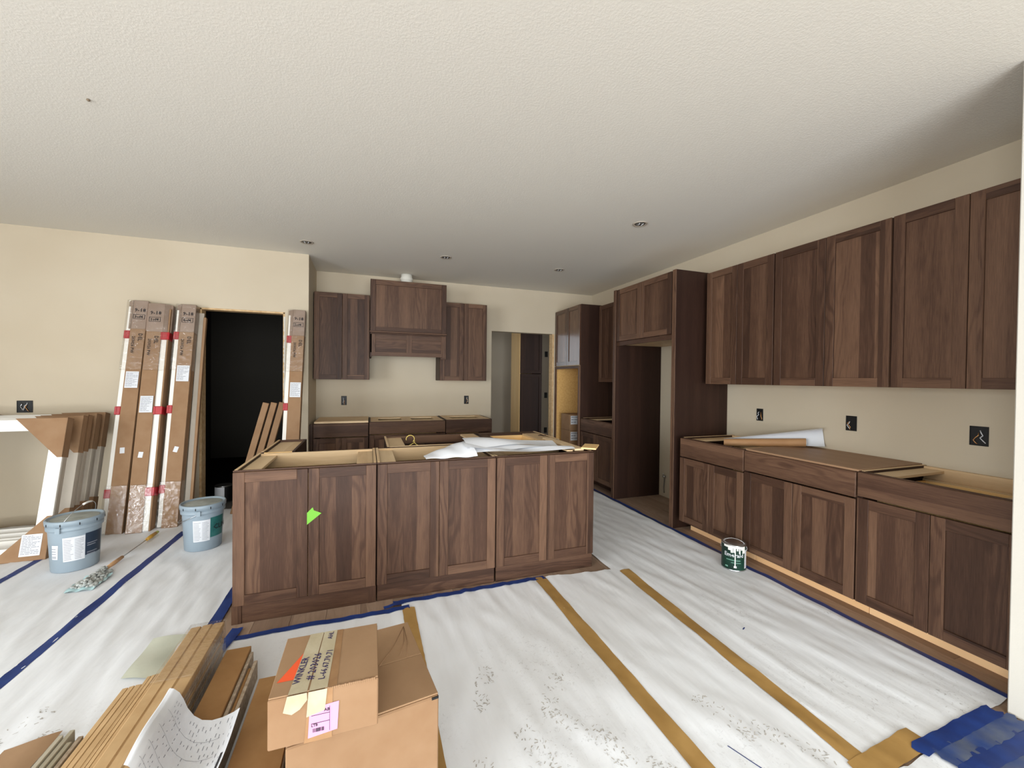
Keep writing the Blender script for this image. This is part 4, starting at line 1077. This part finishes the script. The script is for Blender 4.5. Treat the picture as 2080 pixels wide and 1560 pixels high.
obj('handwriting', join(text_geo('WINKLER', .026, up_(-.070, -.098), .0004), text_geo('# 203026', .030, up_(-.036, -.092), .0004)), INKV, m1)
obj('handwriting', join(text_geo('L-66,67,70,71', .024, up_(-.006, -.100), .0004), text_geo('AHL', .020, up_(-.002, .088), .0004)), INKV, m2)
pk = obj('pink_label', poly_plane([(-.042, .012), (.032, .020), (.036, .098), (-.038, .092)], mf2), PINK, ub)
g = Geo()
for k in range(14): g.box(-.030+k*.0021, -.030+k*.0021+random.choice((.0008, .0014)), -hd_-.0034, -hd_-.0026, .026, .036, b=0)
g.box(.012, .0128, -hd_-.0034, -hd_-.0026, .022, .090, b=0); g.box(-.034, .012, -hd_-.0034, -hd_-.0026, .050, .0508, b=0); g.box(-.034, .012, -hd_-.0034, -hd_-.0026, .072, .0728, b=0)
obj('print', join(g, text_geo('LTB', .010, plane_map((-.034, -hd_, .042), (1, 0, 0), (0, 0, 1), .0032), .0002), text_geo('AB', .012, plane_map((-.002, -hd_, .078), (1, 0, 0), (0, 0, 1), .0032), .0002)), INK, pk)

# ------------------------------------------------------------------ moulding stacks in the foreground
def profile(x0, w, z0, t, y0, y1, name, mat, par, end=0):
    """grooved casing board, its section in X/Z, running along Y"""
    P = [(0, 0), (w, 0), (w, t*.9), (w*.985, t), (w*.70, t), (w*.69, t*.72), (w*.66, t*.72), (w*.62, t), (w*.52, t*.93), (w*.36, t*.86), (w*.35, t*.55), (w*.31, t*.55), (w*.29, t*.82), (w*.03, t*.74), (0, t*.62)]
    P = [(x0+a, z0+b_) for a, b_ in P]
    return obj(name, Geo().prism(P, y0, y1, ax=1), mat, par)
def flatb(x0, w, z0, t, y0, y1, name, mat, par): return obj(name, B(x0, x0+w, y0, y1, z0, z0+t, g=1, b=.0015), mat, par)
gm = 'stacks of unpainted fibreboard moulding on the floor'
t1 = thing('moulding_stack', 'tallest stack of grooved fibreboard moulding, far end wrapped in film', 'moulding', (-.727, 1.1, .004), 0, gm)
n = 11; tt = .0165
for k in range(n):
    jx = random.uniform(-.0025, .0025); jy = random.uniform(-.02, .015)
    if k == n-1: profile(-.068, .136, k*tt, .019, -.6, 1.25, 'moulding_board', MDF, t1)
    else: flatb(-.068+jx, .136, k*tt, tt-.0012, -.6, 1.235+jy, 'moulding_board', MDFSIDE if k % 3 else MDF, t1)
obj('clear_wrap', B(-.073, .073, .86, 1.262, .0, n*tt+.010, b=.003), WRAP, t1)
t2 = thing('moulding_stack', 'wide grooved moulding stack left of the wrapped one, ends staggered', 'moulding', (-.85, 1.0, .004), 0, gm)
n = 9
for k in range(n):
    jy = random.uniform(-.05, .02)
    if k == n-1:
        profile(-.055, .062, k*.018, .018, -.5, 1.01, 'moulding_board', MDF, t2); profile(.006, .044, k*.018+.004, .016, -.5, 1.055, 'moulding_board', MDF, t2)
    else: flatb(-.055+random.uniform(-.002, .002), .106, k*.018, .0168, -.5, .99+jy, 'moulding_board', MDFSIDE if k % 2 else MDF, t2)
t3 = thing('moulding_stack', 'thin grey trim strips standing on edge at the far left of the stacks', 'moulding', (-.975, 1.3, .004), 0, gm)
for k in range(6):
    flatb(-.062+k*.0185, .015, 0, .100-.006*k, -.5, .60+.03*math.sin(k*2.1), 'trim_strip', plain('grey_strip_%d' % k, (178-6*k, 170-6*k, 152-7*k), .7, .2) if k < 3 else MDFSIDE, t3)
g = Geo()
g.grid(lambda u, v: (-1.62+.52*u, 1.15+.90*v+.03*math.sin(u*6)*v, .012+.030*math.sin(u*4+1)**2+.015*math.sin(v*5)), 20, 20)
obj('packing_cardboard', g, CARDDK, label='loose crumpled brown cardboard sheet in the bottom left corner', cat='cardboard', loc=(-1.3, 1.6, .01))
t4 = thing('moulding_stack', 'stack of plain brown boards right of the wrapped moulding', 'moulding', (-.56, 1.3, .004), 0, gm)
flatb(-.055, .10, .0, .110, -.4, .93, 'board', MDFBROWN, t4).data.materials[0] = MDFBROWN
flatb(.047, .014, .0, .098, -.4, .90, 'board', MDFSIDE, t4); flatb(.063, .012, .0, .085, -.4, .80, 'board', MDFBROWN, t4); flatb(.077, .014, 0, .09, -.4, .84, 'board', MDFSIDE, t4)
t5 = thing('moulding_stack', 'low brown board stack between the moulding and the cardboard boxes', 'moulding', (-.335, 1.25, .004), 0, gm)
for k in range(5): flatb(-.095+.004*(k % 2), .165, k*.020, .019, -.4, .76-.02*(k % 3), 'board', MDFBROWN if k == 4 else MDFSIDE, t5)
obj('strap_band', B(-.098, .076, .20, .235, -.001, .1012, b=.001), plain('clear_strap', (184, 162, 134), .25, .5), t5)

# delivery sheet draped over the stacks
prof = [(-.728, .214), (-.715, .230), (-.695, .234), (-.670, .224), (-.650, .205), (-.630, .176), (-.604, .152), (-.572, .138), (-.535, .138), (-.495, .150), (-.455, .170), (-.430, .190)]
def sheetfn(u, v, lift=0):
    k = u*(len(prof)-1); i = min(int(k), len(prof)-2); f = k-i
    x = prof[i][0]*(1-f)+prof[i+1][0]*f; z = prof[i][1]*(1-f)+prof[i+1][1]*f
    y = 1.57+.31*v-.17*u+(.10*(1-v))*(-.3)
    x += .035*(1-v)*(1-u)+(.02*v)*(1-u)
    z += .010*math.sin(v*5+u*2)-.004
    return (x, y, z+lift+.002)
ds = thing('delivery_note', 'printed white delivery note draped over the moulding stacks', 'paper', (-.56, 1.6, .13))
off = Vector((-.56, 1.6, .13))
g = Geo().grid(lambda u, v: tuple(Vector(sheetfn(u, v))-off), 44, 16); obj('sheet', g, WHITEP, ds)
g = Geo(); rr = random.Random(11)
def sq(u0, u1, v0, v1, lift=.0012):
    b = len(g.v); m = max(1, int((u1-u0)/.03))
    for i in range(m+1):
        u = u0+(u1-u0)*i/m
        for v in (v0, v1): g.v.append(tuple(Vector(sheetfn(u, v, lift))-off))
    for i in range(m): g.face([b+2*i, b+2*i+2, b+2*i+3, b+2*i+1], [(0, 0)]*4)
for c in range(20):
    u = .30+c*.034
    v = .06
    while v < .92:
        l = rr.uniform(.02, .09)
        if rr.random() < .6: sq(u, u+.005, v, min(v+l*.6, .95))
        v += l+.02
for v in (.12, .30, .52, .74): sq(.25, .86, v, v+.003)
obj('print', g, INKG, ds)
g = Geo(); sq(.935, .965, .30, .52, .0016); sq(.89, .915, .04, .16, .0016)
obj('print_block', g, INK, ds)
g = Geo(); g.grid(lambda u, v: (-1.05+.27*u, 2.32+.30*v-.08*u*(1-v), .010+.012*math.sin(u*3+1)**2+.003*math.sin(v*7)), 14, 14)
obj('plastic_film', g, FILM, label='frosted plastic film lying beside the wrapped end of the moulding stack', cat='plastic film', loc=(-.92, 2.45, .01))
g = Geo(); rr = random.Random(5); p = []
for k in range(14): p.append((-1.06+.006*k+rr.uniform(-.012, .012), 2.33+.016*k, .022+rr.uniform(0, .012)))
